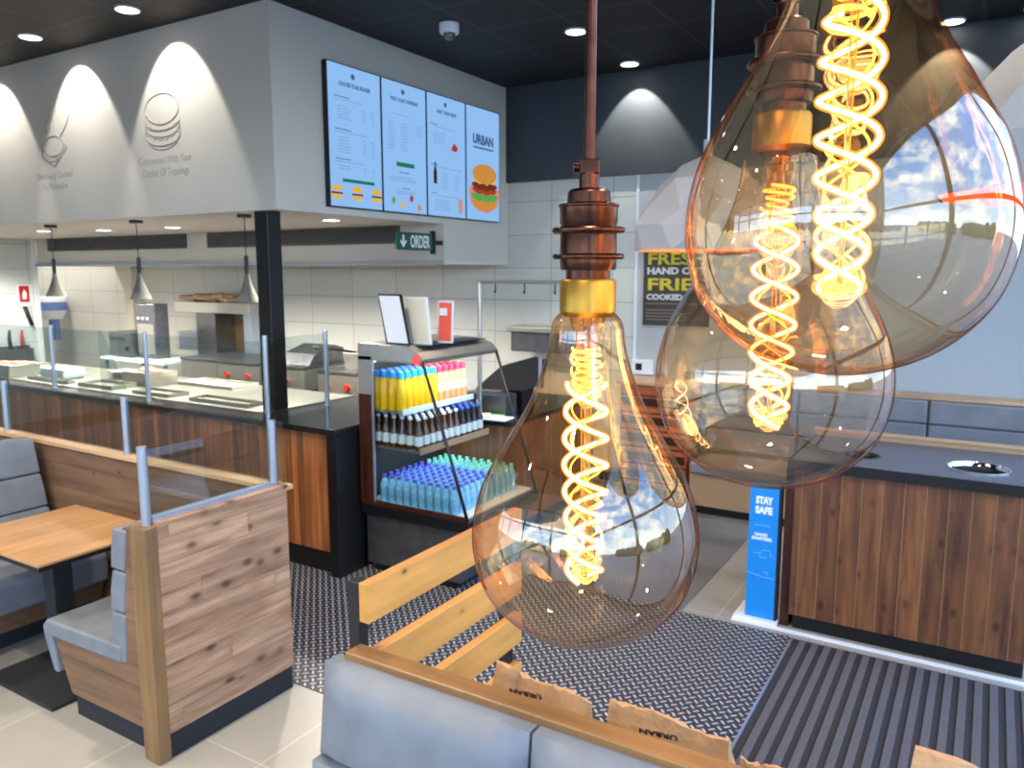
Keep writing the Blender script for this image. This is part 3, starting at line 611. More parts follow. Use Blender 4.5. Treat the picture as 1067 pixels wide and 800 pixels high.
# stay safe totem
t = thing('floor_sign', (-1.08, 4.63, 0), 'tall narrow blue STAY SAFE totem standing at the end of the plank counter', 'sign')
MB().box(-1.22, -.96, 4.60, 4.86, .01, .022).build('foot_plate', 'white_plastic', t, bevel=.003)
MB().box(-1.155, -.985, 4.64, 4.70, .022, .845).build('panel', 'blue_sign', t, bevel=.003)
MB().box(-.984, -.972, 4.64, 4.70, .022, .845).build('side_edge', 'black_matte', t)
m = MB(); m.text('STAY', .058, (-1.07, 4.639, .735), (1, 0, 0), fit=.10, bold=.003); m.text('SAFE', .058, (-1.07, 4.639, .675), (1, 0, 0), fit=.10, bold=.003)
m.text('HAND', .026, (-1.08, 4.639, .535), (1, 0, 0), bold=.001); m.text('SANITISER', .026, (-1.075, 4.639, .51), (1, 0, 0), fit=.12, bold=.001); m.build('lettering', 'white_text', t)
m = MB()
def sl(pts, r=.0016): m.tube([(p[0], 4.638, p[1]) for p in pts], r, 5)
sl([(-1.12, .60), (-1.03, .602)]); sl([(-1.12, .425), (-1.09, .43)]); sl(arc(-1.065, .42, .02, .018, 100, 340, 10)); sl([(-1.07, .45), (-1.02, .452)]); sl([(-1.02, .44), (-1.018, .415), (-1.005, .425), (-1.0, .41)]); sl([(-1.15, .30), (-1.07, .285), (-.99, .28)]); sl([(-1.06, .31), (-1.04, .318), (-1.03, .30)])
m.build('drawings', 'blue_line', t)

# ribbed mat
t = thing('entrance_mat', (.2, 3.2, 0), 'black ribbed entrance mat with grey carpet strips in front of the plank counter', 'mat')
MB().box(-.838, 1.39, 2.3, 4.5, 0, .006).build('backing', 'mat_base', t)
MB().box(-.85, -.838, 2.3, 4.5, 0, .012).build('edge_strip', 'alu', t)
m = MB(); x = -.80
while x < 1.33:
    m.box(x, x + .036, 2.3, 4.49, .006, .013); x += .0665
m.build('carpet_ribs', 'mat_rib', t, bevel=.002)

# ------------------------------------------------------------------ kitchen counter
t = thing('kitchen_counter', (-6.4, 4.2, 0), 'long kitchen serving counter clad in narrow vertical wood slats with a black top', 'counter')
MB().box(-9.6, -3.79, 3.84, 4.96, .16, 1.01).build('slat_front', 'counter_slats', t, bevel=.002)
MB().box(-9.6, -3.76, 3.86, 4.94, 0, .16).build('kickboard', 'black', t)
MB().box(-3.79, -3.70, 3.81, 4.94, 0, 1.01).build('end_post', 'black', t, bevel=.003)
MB().box(-9.62, -3.69, 3.78, 4.98, 1.01, 1.05).build('worktop', 'granite', t, bevel=.004)
MB().box(-9.6, -4.58, 3.98, 4.95, 1.05, 1.056).build('steel_inset', 'steel', t)
# pole
tag(MB().box(-4.70, -4.565, 4.07, 4.20, 1.057, BZ).build('support_pole', 'black', bevel=.004), 'square black pole from the counter to the white bulkhead', 'pole')
# sneeze guard
t = thing('glass_screen', (-6.5, 3.87, 1.05), 'low glass sneeze screen with metal posts along the kitchen counter', 'glass screen')
for x, y in ((-8.6, 3.88), (-7.21, 3.88), (-5.83, 3.88), (-4.43, 3.88), (-4.43, 4.48)):
    MB().cyl((x, y, 1.05), (x, y, 1.645 if x > -4.5 else 1.62), .019, 14).build('post', 'alu', t, smooth='auto')
for a, b in ((-8.58, -7.23), (-7.19, -5.85), (-5.81, -4.45)): MB().box(a, b, 3.877, 3.883, 1.07, 1.60).build('glass_pane', 'glass', t)
MB().box(-4.433, -4.427, 3.90, 4.46, 1.07, 1.62).build('glass_pane', 'glass', t)
MB().prism([(3.89, 1.06), (4.12, 1.06), (3.92, 1.60), (3.89, 1.60)], 'x', -6.50, -6.492).build('glass_fin', 'glass', t)

# kitchen pendants
def kp(x, lb):
    y = 4.25; t = thing('kitchen_pendant', (x, y, 1.86), lb, 'pendant light', 'grey cone pendants over the kitchen counter')
    MB().cyl((x, y, BZ - .025), (x, y, BZ), .055, 20).build('ceiling_rose', 'black', t, smooth='auto')
    MB().cyl((x, y, 2.2), (x, y, BZ - .02), .004, 6).build('cord', 'black', t)
    MB().cyl((x, y, 2.08), (x, y, 2.22), .017, 14).build('socket', 'black', t, smooth='auto')
    MB().lathe([(.018, .22), (.022, .19), (.034, .14), (.056, .08), (.092, 0), (.088, 0), (.052, .075), (.03, .135), (.018, .18)], (x, y, 1.86), 28, cap=False).build('shade', 'concrete', t, smooth='auto')
kp(-7.74, 'grey cone pendant over the kitchen counter, leftmost in front of the blue dispenser'); kp(-6.40, 'grey cone pendant over the kitchen counter, in front of the steel cabinet'); kp(-5.02, 'grey cone pendant partly hidden behind the black pole')

# ------------------------------------------------------------------ on the counter
def simple(name, mb, mat, label, cat, group=None, **k): return tag(mb.build(name, mat, **k), label, cat, group)
Z = 1.056
def tray(x0, x1, y0, y1, h, lb, mm='steel'):
    m = MB(); e = .012
    m.box(x0, x1, y0, y1, Z, Z + .006).box(x0, x1, y0, y0 + e, Z + .006, Z + h).box(x0, x1, y1 - e, y1, Z + .006, Z + h).box(x0, x0 + e, y0 + e, y1 - e, Z + .006, Z + h).box(x1 - e, x1, y0 + e, y1 - e, Z + .006, Z + h)
    return simple('food_tray', m, mm, lb, 'tray')
tray(-8.0, -7.3, 4.05, 4.12, .03, 'narrow steel tray along the front of the kitchen counter, left end')
tray(-7.15, -6.62, 4.05, 4.30, .035, 'shallow steel tray between the first two glass posts')
tray(-6.3, -5.8, 4.04, 4.24, .03, 'shallow steel tray just right of the pink topped food box')
tray(-5.55, -4.85, 4.05, 4.22, .03, 'long steel tray near the foot of the black pole')
tray(-6.45, -5.7, 4.6, 4.9, .03, 'cream lined tray at the back of the kitchen counter', 'cream')
def foodbox(x, y, w_, d_, h, lb, base='steel', lid='food_pink'):
    t = thing('food_container', (x, y, Z), lb, 'container')
    MB().prism([(x - w_ * .45, Z), (x + w_ * .45, Z), (x + w_ * .5, Z + h), (x - w_ * .5, Z + h)], 'y', y - d_/2, y + d_/2).build('box', base, t, bevel=.004)
    m = MB(); 
    for k in range(7): m.sphere((x - w_ * .4 + w_ * .8 * k / 6, y + (random.random() - .5) * d_ * .5, Z + h), .05, 1, 1.2, .5, 10, 6)
    m.build('food', lid, t, smooth=True)
foodbox(-8.45, 4.15, .45, .3, .12, 'steel food container with pink slices at the left end of the counter')
foodbox(-6.72, 4.5, .42, .3, .12, 'steel food container topped with pink slices, beside the second glass post')
t = thing('paper_towel_pack', (-7.86, 4.3, Z), 'white and pale blue pack beside the first glass post on the kitchen counter', 'pack')
MB().box(-8.06, -7.64, 4.2, 4.42, Z, Z + .10).build('pack', 'white_plastic', t, bevel=.02, seg=3); MB().box(-8.065, -7.635, 4.195, 4.425, Z + .03, Z + .06).build('band', 'cap_white', t)
m = MB()
for k in range(6):
    a = Matrix.Translation((-7.3 + .03 * k, 4.75 - .02 * k, Z + .002 + .012 * k)) @ Matrix.Rotation(.15 * (k % 3), 4, 'Z'); m.box(-.25, .25, -.12, .12, 0, .011, a)
simple('paper_stack', m, 'cream', 'loose stack of cream food papers right of the white pack', 'paper')

# ------------------------------------------------------------------ kitchen back line
def cooker(x0, x1, lb, knobs=2, lid=False, y=5.95, top=1.16):
    t = thing('cooking_unit', ((x0 + x1) / 2, y + .3, 0), lb, 'cooker', 'steel cookers along the back kitchen wall')
    MB().box(x0, x1, y, y + .7, .1, top - .26).build('body', 'steel_dark', t, bevel=.004); MB().box(x0, x1, y + .02, y + .68, 0, .1).build('plinth', 'black', t)
    MB().box(x0, x1, y - .01, y + .7, top - .26, top - .03).build('control_panel', 'steel', t, bevel=.006)
    MB().box(x0, x1, y - .02, y + .72, top - .03, top).build('top', 'steel_dark', t, bevel=.004)
    for k in range(knobs):
        xx = x0 + (x1 - x0) * (k + .5) / knobs; MB().cyl((xx, y - .035, top - .16), (xx, y - .01, top - .16), .032, 14).build('knob', 'red', t, smooth='auto')
    if lid:
        MB().prism([(y + .1, top), (y + .65, top), (y + .65, top + .16), (y + .5, top + .2), (y + .2, top + .12)], 'x', x0 + .04, x1 - .04).build('lid', 'steel_dark', t, bevel=.01)
    return t
cooker(-8.25, -7.62, 'low steel cooker without knobs left of the two knob griddle', 0, top=1.09)
cooker(-7.60, -6.90, 'steel griddle with two red knobs left of the black pole', 2, top=1.09)
cooker(-6.75, -6.2, 'steel cooker with one red knob just right of the black pole', 1, lid=True, top=1.09)
cooker(-6.0, -5.45, 'steel fryer with two red knobs beside the drinks fridge', 2, top=1.08)
t = thing('fryer_basket', (-5.65, 6.3, 1.08), 'wire fryer basket with a raised black handle standing in the fryer', 'basket')
MB().prism([(-5.8, 1.08), (-5.6, 1.08), (-5.56, 1.25), (-5.84, 1.25)], 'y', 6.15, 6.45).build('basket', 'steel', t, bevel=.005); MB().tube([(-5.7, 6.2, 1.25), (-5.82, 6.0, 1.30), (-5.95, 5.85, 1.32)], .014, 8).build('handle', 'black', t, smooth=True)
t = thing('prep_table', (-9.15, 6.1, 0), 'white edged steel prep table under the left kitchen appliances', 'table')
MB().box(-9.75, -8.45, 5.85, 6.45, .98, 1.02).build('top', 'white_plastic', t, bevel=.004)
for x in (-9.7, -8.5):
    for y in (5.9, 6.4): MB().box(x - .02, x + .02, y - .02, y + .02, 0, .98).build('leg', 'alu', t)
MB().box(-9.7, -8.5, 5.9, 6.4, .55, .58).build('shelf', 'steel_dark', t)
t = thing('contact_grill', (-9.35, 6.1, 1.02), 'grey steel countertop toaster on the white edged prep table', 'toaster')
MB().box(-9.66, -9.2, 5.92, 6.35, 1.03, 1.34).build('body', 'steel_dark', t, bevel=.02, seg=3); MB().box(-9.6, -9.3, 5.912, 5.92, 1.24, 1.27).build('slot', 'black', t); MB().cyl((-9.26, 5.89, 1.14), (-9.26, 5.92, 1.14), .025, 12).build('dial', 'black', t)
MB().box(-9.64, -9.22, 5.95, 6.3, 1.02, 1.03).build('foot', 'black', t)
t = thing('holding_cabinet', (-8.98, 6.1, 1.02), 'tall grey steel food cabinet with three white indicator lights', 'food cabinet')
MB().box(-9.17, -8.80, 6.0, 6.2, 1.02, 1.70).build('body', 'steel_dark', t, bevel=.012)
for k in range(3): MB().cyl((-9.11 + .09 * k, 5.985, 1.52), (-9.11 + .09 * k, 6.0, 1.52), .016, 12).build('indicator', 'white_plastic', t)
MB().box(-9.15, -8.82, 5.993, 6.0, 1.08, 1.45).build('door', 'steel', t, bevel=.004)
tag(MB().box(-10.93, -10.75, 7.0, YB - .001, 1.15, 2.15).build('duct_cover', 'white_soffit', bevel=.005), 'cream vertical duct on the kitchen wall behind the toaster', 'duct')
# steel gantry
t = thing('steel_gantry', (-7.4, 6.3, 0), 'steel overshelf unit with a warm toned opening, left of the black pole', 'steel unit')
MB().box(-9.4, -7.93, 6.72, 7.1, 1.56, 1.70).build('top_shelf', 'steel', t, bevel=.006)
MB().box(-9.0, -8.62, 6.75, 7.1, .9, 1.56).build('side_panel', 'steel_dark', t); MB().box(-8.08, -7.93, 6.75, 7.1, .9, 1.56).build('side_panel', 'alu', t)
MB().box(-8.62, -8.08, 7.06, 7.1, 1.0, 1.56).build('back_panel', 'brass_dull', t); MB().box(-9.4, -9.0, 6.75, 7.1, 1.05, 1.3).build('drawer_block', 'alu', t, bevel=.01); MB().box(-9.4, -7.93, 6.78, 7.1, 0, .9).build('body', 'steel_dark', t)  # opening backed by a warm brown panel
m = MB()
for k in range(9):
    a = Matrix.Translation((-9.25 + .095 * k, 6.9 + .03 * sin(k * 3), 1.715 + .012 * (k % 4))) @ Matrix.Rotation(.3 * sin(k * 2.1), 4, 'Z') @ Matrix.Rotation(.12 * cos(k * 1.7), 4, 'Y'); m.box(-.16, .16, -.1, .1, 0, .05, a)
simple('folded_cloths', m, 'tan', 'pile of folded brown cloths on top of the steel overshelf', 'cloths', bevel=.01)
# dispenser
t = thing('paper_towel_dispenser', (-12.74, 6.93, 1.02), 'white and blue paper towel dispenser on the kitchen wall with paper hanging out', 'towel dispenser')
MB().lathe([(0, .36), (.17, .36), (.19, .33), (.19, .12), (.13, .0), (0, 0)], (-12.74, 6.93, 1.35), 24).build('housing', 'white_plastic', t, smooth='auto')
MB().lathe([(.192, .27), (.195, .27), (.195, .14), (.192, .14)], (-12.74, 6.93, 1.35), 24, cap=False).build('blue_band', 'blue_roll', t)
MB().cyl((-12.74, 6.93, 1.02), (-12.74, 6.93, 1.35), .08, 14).build('paper_tail', 'blue_roll', t, smooth='auto')
# fire notice etc.
t = thing('fire_notice', (XL + .02, 5.83, 1.62), 'red and white fire notice on the tiled wall at far left', 'sign')
MB().box(XL, XL + .02, 5.72, 5.93, 1.62, 1.92).build('board', 'white_plastic', t); MB().box(XL + .02, XL + .022, 5.75, 5.88, 1.68, 1.90).build('red_panel', 'red', t)
m = MB(); m.prism([(5.79, 1.72), (5.84, 1.72), (5.85, 1.80), (5.815, 1.86), (5.785, 1.79)], 'x', XL + .022, XL + .024); m.build('symbol', 'white_plastic', t)
tag(MB().tube([(XL + .03, 5.80, 1.62), (XL + .04, 5.83, 1.5), (XL + .03, 5.88, 1.36)], .028, 8).build('torch', 'black', smooth=True), 'black hand torch hanging below the fire notice', 'torch')
t = thing('utensil_holder', (XL + .1, 5.3, .9), 'grey steel utensil holder on the tiled wall at far left', 'holder')
MB().box(XL + .001, XL + .12, 4.9, 5.83, .75, 1.05).build('box', 'steel_dark', t, bevel=.006); MB().box(XL + .001, XL + .015, 5.15, 5.83, 1.05, 1.09).build('back_plate', 'steel_dark', t)
for i, (y, h) in enumerate(((5.38, 1.28), (5.56, 1.31), (5.72, 1.30))):
    t = thing('kitchen_utensil', (XL + .06, y, .8), 'red handled kitchen utensil in the steel holder, %s' % ('leftmost', 'middle one with a black grip', 'rightmost')[i], 'utensil')
    MB().cyl((XL + .06, y, .8), (XL + .06, y, 1.05), .012, 8).build('shaft', 'steel', t)
    MB().tube([(XL + .06, y, 1.05), (XL + .06, y - .01, 1.2), (XL + .06, y, h)], [.03, .022, .014], 8).build('handle', 'black' if i == 1 else 'red', t, smooth=True)

# ------------------------------------------------------------------ drinks fridge
FY0, FY1 = 4.02, 4.93
t = thing('drinks_fridge', (-3.25, 4.5, 0), 'open fronted steel drinks fridge with glass sides at the end of the kitchen counter', 'fridge')
MB().box(-3.66, -2.86, FY0 + .03, FY1, .06, .42).build('base_panel', 'steel_dark', t, bevel=.004); MB().box(-3.62, -2.92, FY0 + .06, FY1 - .03, 0, .06).build('plinth', 'black', t)
MB().box(-3.68, -2.77, FY0, FY1 + .01, .42, .50).build('lower_trim', 'black', t, bevel=.006)
MB().box(-3.67, -2.79, FY0 + .002, FY0 + .012, .50, .53).build('trim_strip', 'dark_wood', t)
MB().box(-3.68, -3.56, FY0, FY0 + .03, .50, 1.27).build('side_panel', 'dark_wood', t); MB().box(-3.68, -3.56, FY0, FY0 + .03, 1.27, 1.53).build('steel_side', 'steel', t)
MB().box(-3.68, -3.65, FY0 + .03, FY1, .50, 1.53).build('back_panel', 'black_matte', t)
MB().prism([(-3.68, 1.50), (-3.13, 1.50), (-3.12, 1.53), (-3.17, 1.575), (-3.28, 1.61), (-3.68, 1.62)], 'y', FY0, FY1).build('canopy', 'steel', t, bevel=.006)
MB().box(-3.36, -3.18, FY0 + .12, FY1 - .08, 1.606, 1.612).build('canopy_vent', 'black', t)
for y in (FY0 + .008, FY1 - .014):
    MB().prism([(-3.555, .53), (-2.79, .53), (-3.13, 1.50), (-3.555, 1.50)], 'y', y, y + .006).build('side_glass', 'fridge_glass', t)
    MB().tube([(-2.785, y + .003, .50), (-2.90, y + .003, .86), (-3.13, y + .003, 1.52)], .011, 8).build('edge_frame', 'black', t, smooth=True)
MB().box(-3.562, -3.548, FY0 - .002, FY0 + .01, .52, 1.50).build('glass_trim', 'alu', t)
MB().box(-3.65, -3.33, FY0 + .04, FY1 - .03, 1.150, 1.165).build('shelf', 'steel', t); MB().box(-3.33, -3.322, FY0 + .04, FY1 - .03, 1.14, 1.18).build('price_strip', 'white_plastic', t)
MB().box(-3.65, -3.19, FY0 + .04, FY1 - .03, .895, .91).build('shelf', 'steel', t); MB().box(-3.19, -3.182, FY0 + .04, FY1 - .03, .885, .93).build('price_strip', 'tan', t)
MB().box(-3.65, -2.82, FY0 + .03, FY1 - .02, .50, .515).build('deck', 'white_plastic', t)
MB().box(-3.64, -3.60, FY0 + .05, FY1 - .04, 1.485, 1.498).build('fridge_lamp', 'lamp_on', t)
l = bpy.data.lights.new('fridge_light', 'AREA'); l.shape = 'RECTANGLE'; l.size = .1; l.size_y = .8; l.energy = 3.5; l.color = (.85, .95, 1)
o = bpy.data.objects.new('fridge_light', l); COL.objects.link(o); o.location = (-3.28, 4.47, 1.485)
l = bpy.data.lights.new('fridge_light', 'AREA'); l.shape = 'RECTANGLE'; l.size = .3; l.size_y = .8; l.energy = 2; l.color = (.7, .9, 1)
o = bpy.data.objects.new('fridge_light', l); COL.objects.link(o); o.location = (-3.4, 4.47, .885)
MB().cyl((-3.165, FY0 - .012, 1.53), (-3.165, FY0 - .001, 1.53), .035, 20).build('round_sticker', 'salmon', t)
# bottles
def bottle(kind, loc, lb, grp):
    x, y, z = loc; t = thing(kind['name'], loc, lb, 'bottle', grp)
    MB().lathe(kind['prof'], loc, 12).build('body', kind['mat'], t, smooth='auto'); MB().lathe(kind['cap'], loc, 12).build('cap', kind['capm'], t, smooth='auto')
    if 'lab' in kind: r, z0, z1, mm = kind['lab']; MB().lathe([(r, z0), (r, z1)], loc, 12, cap=False).build('label_band', mm, t, smooth='auto')
    return t
jp = [(.0, 0), (.031, 0), (.033, .01), (.033, .15), (.026, .19), (.016, .215), (.016, .225), (0, .225)]
jc = [(.0, .262), (.02, .262), (.021, .255), (.021, .218), (0, .218)]
bp_ = [(0, 0), (.028, 0), (.03, .01), (.03, .12), (.014, .16), (.012, .205), (0, .205)]; bc = [(0, .218), (.014, .218), (.015, .2), (0, .2)]
wp = [(0, 0), (.029, 0), (.031, .01), (.029, .06), (.031, .07), (.031, .12), (.018, .155), (.012, .17), (0, .17)]; wc = [(0, .19), (.014, .19), (.015, .168), (0, .168)]
K1 = dict(name='juice_bottle', prof=jp, cap=jc, mat='juice', capm='cap_blue'); K2 = dict(name='juice_bottle', prof=jp, cap=jc, mat='smoothie', capm='cap_red', lab=(.0335, .08, .14, 'label_white'))
K3 = dict(name='beer_bottle', prof=bp_, cap=bc, mat='beer', capm='cap_white', lab=(.0306, .03, .095, 'label_white')); K4 = dict(name='beer_bottle', prof=bp_, cap=bc, mat='black', capm='label_blue', lab=(.0306, .03, .095, 'label_white'))
K5 = dict(name='water_bottle', prof=wp, cap=wc, mat='water', capm='cap_purple'); K6 = dict(name='water_bottle', prof=wp, cap=wc, mat='water', capm='cap_green')
def rows(kind, xs, ys, z, lb, grp):
    first = None
    for y in ys:
        for x in xs:
            if first is None: first = bottle(kind, (x, y, z), lb, grp)
            else: dup(first, (x, y, z))
X1 = [-3.37 - .072 * i for i in range(4)]
rows(K1, X1, [4.10 + .072 * i for i in range(6)], 1.165, 'yellow juice bottle with a blue cap on the top fridge shelf', 'yellow juice bottles on the top fridge shelf')
rows(K2, X1, [4.535 + .072 * i for i in range(5)], 1.165, 'peach juice bottle with a red cap on the top fridge shelf', 'peach juice bottles on the top fridge shelf')
X2 = [-3.225 - .07 * i for i in range(6)]
rows(K3, X2, [4.10 + .072 * i for i in range(7)], .91, 'brown beer bottle with a white label on the middle fridge shelf', 'brown beer bottles on the middle fridge shelf')
rows(K4, X2, [4.61 + .072 * i for i in range(4)], .91, 'black bottle with a blue cap on the middle fridge shelf', 'black bottles on the middle fridge shelf')
rows(K5, [-2.93 - .066 * i for i in range(10)], [4.09 + .07 * i for i in range(7)], .515, 'clear water bottle with a purple cap in the bottom of the fridge', 'purple capped water bottles in the fridge')
rows(K6, [-2.93 - .066 * i for i in range(10)], [4.60 + .07 * i for i in range(4)], .515, 'clear water bottle with a green cap in the bottom of the fridge', 'green capped water bottles in the fridge')
# menu stands on the fridge
def stand(name, y, x0, x1, z0, z1, lean, th, fr, face, lb, sk=.0):
    t = thing(name, ((x0 + x1) / 2, y, z0), lb, 'menu stand')
    m = MB(); m.prism([(x0, z0), (x1, z0), (x1 - sk, z1), (x0 - sk, z1)], 'y', y, y + th); bmesh.ops.transform(m.bm, matrix=Matrix.Translation((0, y, z0)) @ Matrix.Rotation(-lean, 4, 'X') @ Matrix.Translation((0, -y, -z0)), verts=m.bm.verts); m.build('frame', fr, t)
    e = .012; m = MB(); m.prism([(x0 + e, z0 + e), (x1 - e, z0 + e), (x1 - e - sk, z1 - e), (x0 + e - sk, z1 - e)], 'y', y - .002, y - .0005); bmesh.ops.transform(m.bm, matrix=Matrix.Translation((0, y, z0)) @ Matrix.Rotation(-lean, 4, 'X') @ Matrix.Translation((0, -y, -z0)), verts=m.bm.verts); m.build('sheet', face, t)
    return t
t = stand('menu_stand', 4.10, -3.49, -3.29, 1.612, 1.95, .12, .015, 'black', 'white_plastic', 'black framed price list leaning on top of the drinks fridge', .10)
t = stand('leaflet_holder', 4.22, -3.40, -3.20, 1.612, 1.93, .12, .01, 'white_plastic', 'cream', 'white leaflet holder on the drinks fridge, right of the black framed list', .06)
t = stand('leaflet_stand', 4.38, -3.27, -3.14, 1.612, 1.90, .05, .01, 'white_plastic', 'salmon', 'small red leaflet stand at the right on the drinks fridge', .0)
MB().box(-3.245, -3.18, 4.377, 4.3785, 1.80, 1.85).build('white_panel', 'white_plastic', t)

# ------------------------------------------------------------------ order counter
t = thing('order_counter', (-3.6, 5.9, 0), 'dark topped order counter between the drinks fridge and the back wall', 'counter')
MB().box(-4.2, -3.12, 5.0, 6.4, .1, .93).build('body', 'till_planks', t); MB().box(-4.18, -3.15, 5.0, 6.4, 0, .1).build('kickboard', 'black', t); MB().box(-4.25, -3.05, 4.99, 6.42, .93, .965).build('worktop', 'granite', t, bevel=.004)
t = thing('hook_rail', (-3.2, 5.2, .965), 'slim steel frame with small hooks standing on the order counter', 'rail')
MB().cyl((-3.43, 5.15, .965), (-3.43, 5.15, 2.02), .017, 12).build('post', 'steel', t, smooth='auto')
MB().cyl((-3.45, 5.15, 2.02), (-2.45, 5.15, 2.02), .014, 12).build('bar', 'steel', t, smooth='auto')
MB().tube([(-2.45, 5.15, 2.02), (-2.45, 5.15, 0)], .016, 12).build('post', 'steel', t, smooth='auto')
for x in (-3.28, -3.02, -2.76): MB().tube([(x, 5.15, 2.01), (x, 5.15, 1.95), (x + .01, 5.13, 1.935), (x + .01, 5.115, 1.95)], .006, 6).build('hook', 'black', t)
t = thing('till', (-3.35, 5.65, .965), 'black till with a tilted screen on the order counter', 'till')
MB().prism([(-3.68, 1.12), (-3.42, 1.33), (-3.12, 1.42), (-3.00, 1.40), (-3.06, 1.20), (-3.2, 1.13)], 'y', 5.45, 5.50).build('screen', 'black_matte', t, bevel=.006); MB().box(-3.45, -3.25, 5.5, 5.7, .965, 1.2).build('stand', 'black', t); MB().box(-3.06, -3.03, 5.44, 5.47, 1.18, 1.42).build('screen_edge', 'alu', t)
t = thing('card_box', (-3.5, 5.4, .965), 'dark grey box with a white tag in front of the till', 'box')
MB().box(-3.62, -3.25, 5.25, 5.42, .965, 1.12).build('body', 'steel_dark', t, bevel=.006); MB().box(-3.53, -3.49, 5.247, 5.25, 1.01, 1.07).build('tag', 'white_plastic', t)
for i, (x, y, a, mm) in enumerate(((-3.35, 5.12, .3, 'leaflet'), (-3.22, 5.05, .1, 'white_plastic'), (-3.42, 5.05, .5, 'cream'))):
    m = MB().box(-.13, .13, -.09, .09, 0, .006, Matrix.Translation((x, y, .966 + .007 * i)) @ Matrix.Rotation(a, 4, 'Z')); simple('leaflet', m, mm, '%s leaflet lying on the order counter' % ('green', 'white', 'cream')[i], 'leaflet')
t = thing('wall_shelf', (-3.9, 7.0, 1.7), 'grey steel box shelf on the back wall above the till', 'shelf')
MB().box(-4.15, -3.5, 6.8, YB - .001, 1.30, 1.50).build('box', 'steel_dark', t, bevel=.01); MB().box(-4.18, -3.47, 6.75, YB - .001, 1.50, 1.55).build('lid', 'steel', t, bevel=.006)

# ------------------------------------------------------------------ booth left
t = thing('booth_partition', (-2.95, 2.25, 0), 'plank booth end wall with a glass panel on top, nearest the camera at left', 'partition')
MB().box(-3.0, -2.905, 1.93, 2.64, .115, 1.045).build('planks', 'booth_x', t, bevel=.003)
MB().box(-3.005, -2.90, 1.87, 1.93, .0, 1.05).build('end_post', 'post_wood', t, bevel=.004)
MB().box(-3.0, -2.91, 1.93, 2.63, 0, .115).build('kickboard', 'black_matte', t)
MB().box(-3.0, -2.90, 1.931, 2.645, 1.045, 1.062).build('cap_rail', 'booth_x', t, bevel=.003)
MB().box(-2.97, -2.93, 1.93, 2.60, 1.062, 1.082).build('glass_channel', 'alu', t)
for y in (1.915, 2.60): MB().cyl((-2.95, y, 1.05), (-2.95, y, 1.385), .02, 14).build('glass_post', 'alu', t, smooth='auto')
MB().box(-2.953, -2.947, 1.935, 2.58, 1.08, 1.37).build('glass_pane', 'glass', t)
t = thing('booth_partition', (-6, 2.69, 0), 'long low plank wall with glass on top between the booths and the kitchen', 'partition')
MB().box(-9.4, -3.0, 2.66, 2.72, 0, 1.01).build('planks', 'booth_y', t); MB().box(-9.4, -2.96, 2.645, 2.735, 1.01, 1.035).build('ledge', 'ledge_wood', t, bevel=.003)
for x in (-6.9, -5.62, -4.28): MB().cyl((x, 2.69, 1.035), (x, 2.69, 1.375), .02, 14).build('glass_post', 'alu', t, smooth='auto')
for a, b in ((-8.1, -6.92), (-6.88, -5.64), (-5.60, -4.30), (-4.26, -2.97)): MB().box(a, b, 2.687, 2.693, 1.045, 1.36).build('glass_pane', 'glass', t)
# bench of the near booth
t = thing('booth_bench', (-3.4, 2.25, 0), 'grey upholstered booth seat fixed to the near plank end wall', 'bench')
MB().prism([(-3.60, .115), (-3.01, .115), (-3.01, 1.02), (-3.10, 1.02), (-3.14, .40), (-3.72, .38)], 'y', 1.90, 2.60).build('base', 'booth_y', t, bevel=.003)
MB().box(-3.60, -3.01, 1.92, 2.60, 0, .115).build('plinth', 'black_matte', t)
m = MB().prism([(-3.78, .36), (-3.79, .42), (-3.75, .455), (-3.16, .47), (-3.16, .39), (-3.72, .375), (-3.68, .20), (-3.715, .20)], 'y', 1.885, 2.61); m.build('seat_cushion', 'fabric', t, bevel=.012, seg=3)
for z0, z1, x0, x1 in ((.39, .62, -3.235, -3.215), (.625, .815, -3.22, -3.19), (.82, 1.01, -3.20, -3.165)):
    MB().prism([(x0 + .1, z0), (x0, z0), (x1 - .025, (z0 + z1) / 2), (x1, z1), (x1 + .1, z1)], 'y', 1.893, 2.60).build('back_cushion', 'fabric', t, bevel=.012, seg=3)
t = thing('booth_bench', (-4.9, 2.2, 0), 'grey upholstered booth seat behind the oak table at the left edge', 'bench')
MB().prism([(-4.55, .115), (-5.35, .115), (-5.35, .98), (-5.25, .98), (-5.15, .40), (-4.46, .36)], 'y', 1.0, 2.62).build('base', 'booth_y', t)
MB().box(-5.33, -4.62, 1.0, 2.6, 0, .115).build('plinth', 'black_matte', t)
MB().prism([(-4.43, .26), (-4.42, .42), (-4.46, .455), (-5.05, .46), (-5.05, .34), (-4.47, .26)], 'y', 1.0, 2.61).build('seat_cushion', 'fabric', t, bevel=.015, seg=3)
for z0, z1, x0, x1 in ((.45, .625, -4.98, -5.03), (.63, .83, -5.03, -5.09), (.835, 1.055, -5.09, -5.15)):
    MB().prism([(x0 - .1, z0), (x0, z0), (x1 + .035, (z0 + z1) / 2), (x1, z1), (x1 - .1, z1)], 'y', 1.0, 2.61).build('back_cushion', 'fabric', t, bevel=.015, seg=3)
t = thing('booth_table', (-4.1, 2.16, 0), 'oak topped booth table with a black edge on a single black leg', 'table')
MB().box(-4.50, -3.69, 1.84, 2.49, .735, .748).build('tabletop', 'table_wood', t, bevel=.002); MB().box(-4.497, -3.693, 1.843, 2.487, .712, .735).build('edge_band', 'black', t)
MB().box(-4.13, -4.03, 2.08, 2.18, .02, .712).build('leg', 'black_matte', t, bevel=.003); MB().box(-4.34, -3.72, 1.86, 2.36, .0, .018).build('base_plate', 'black_matte', t, bevel=.004)

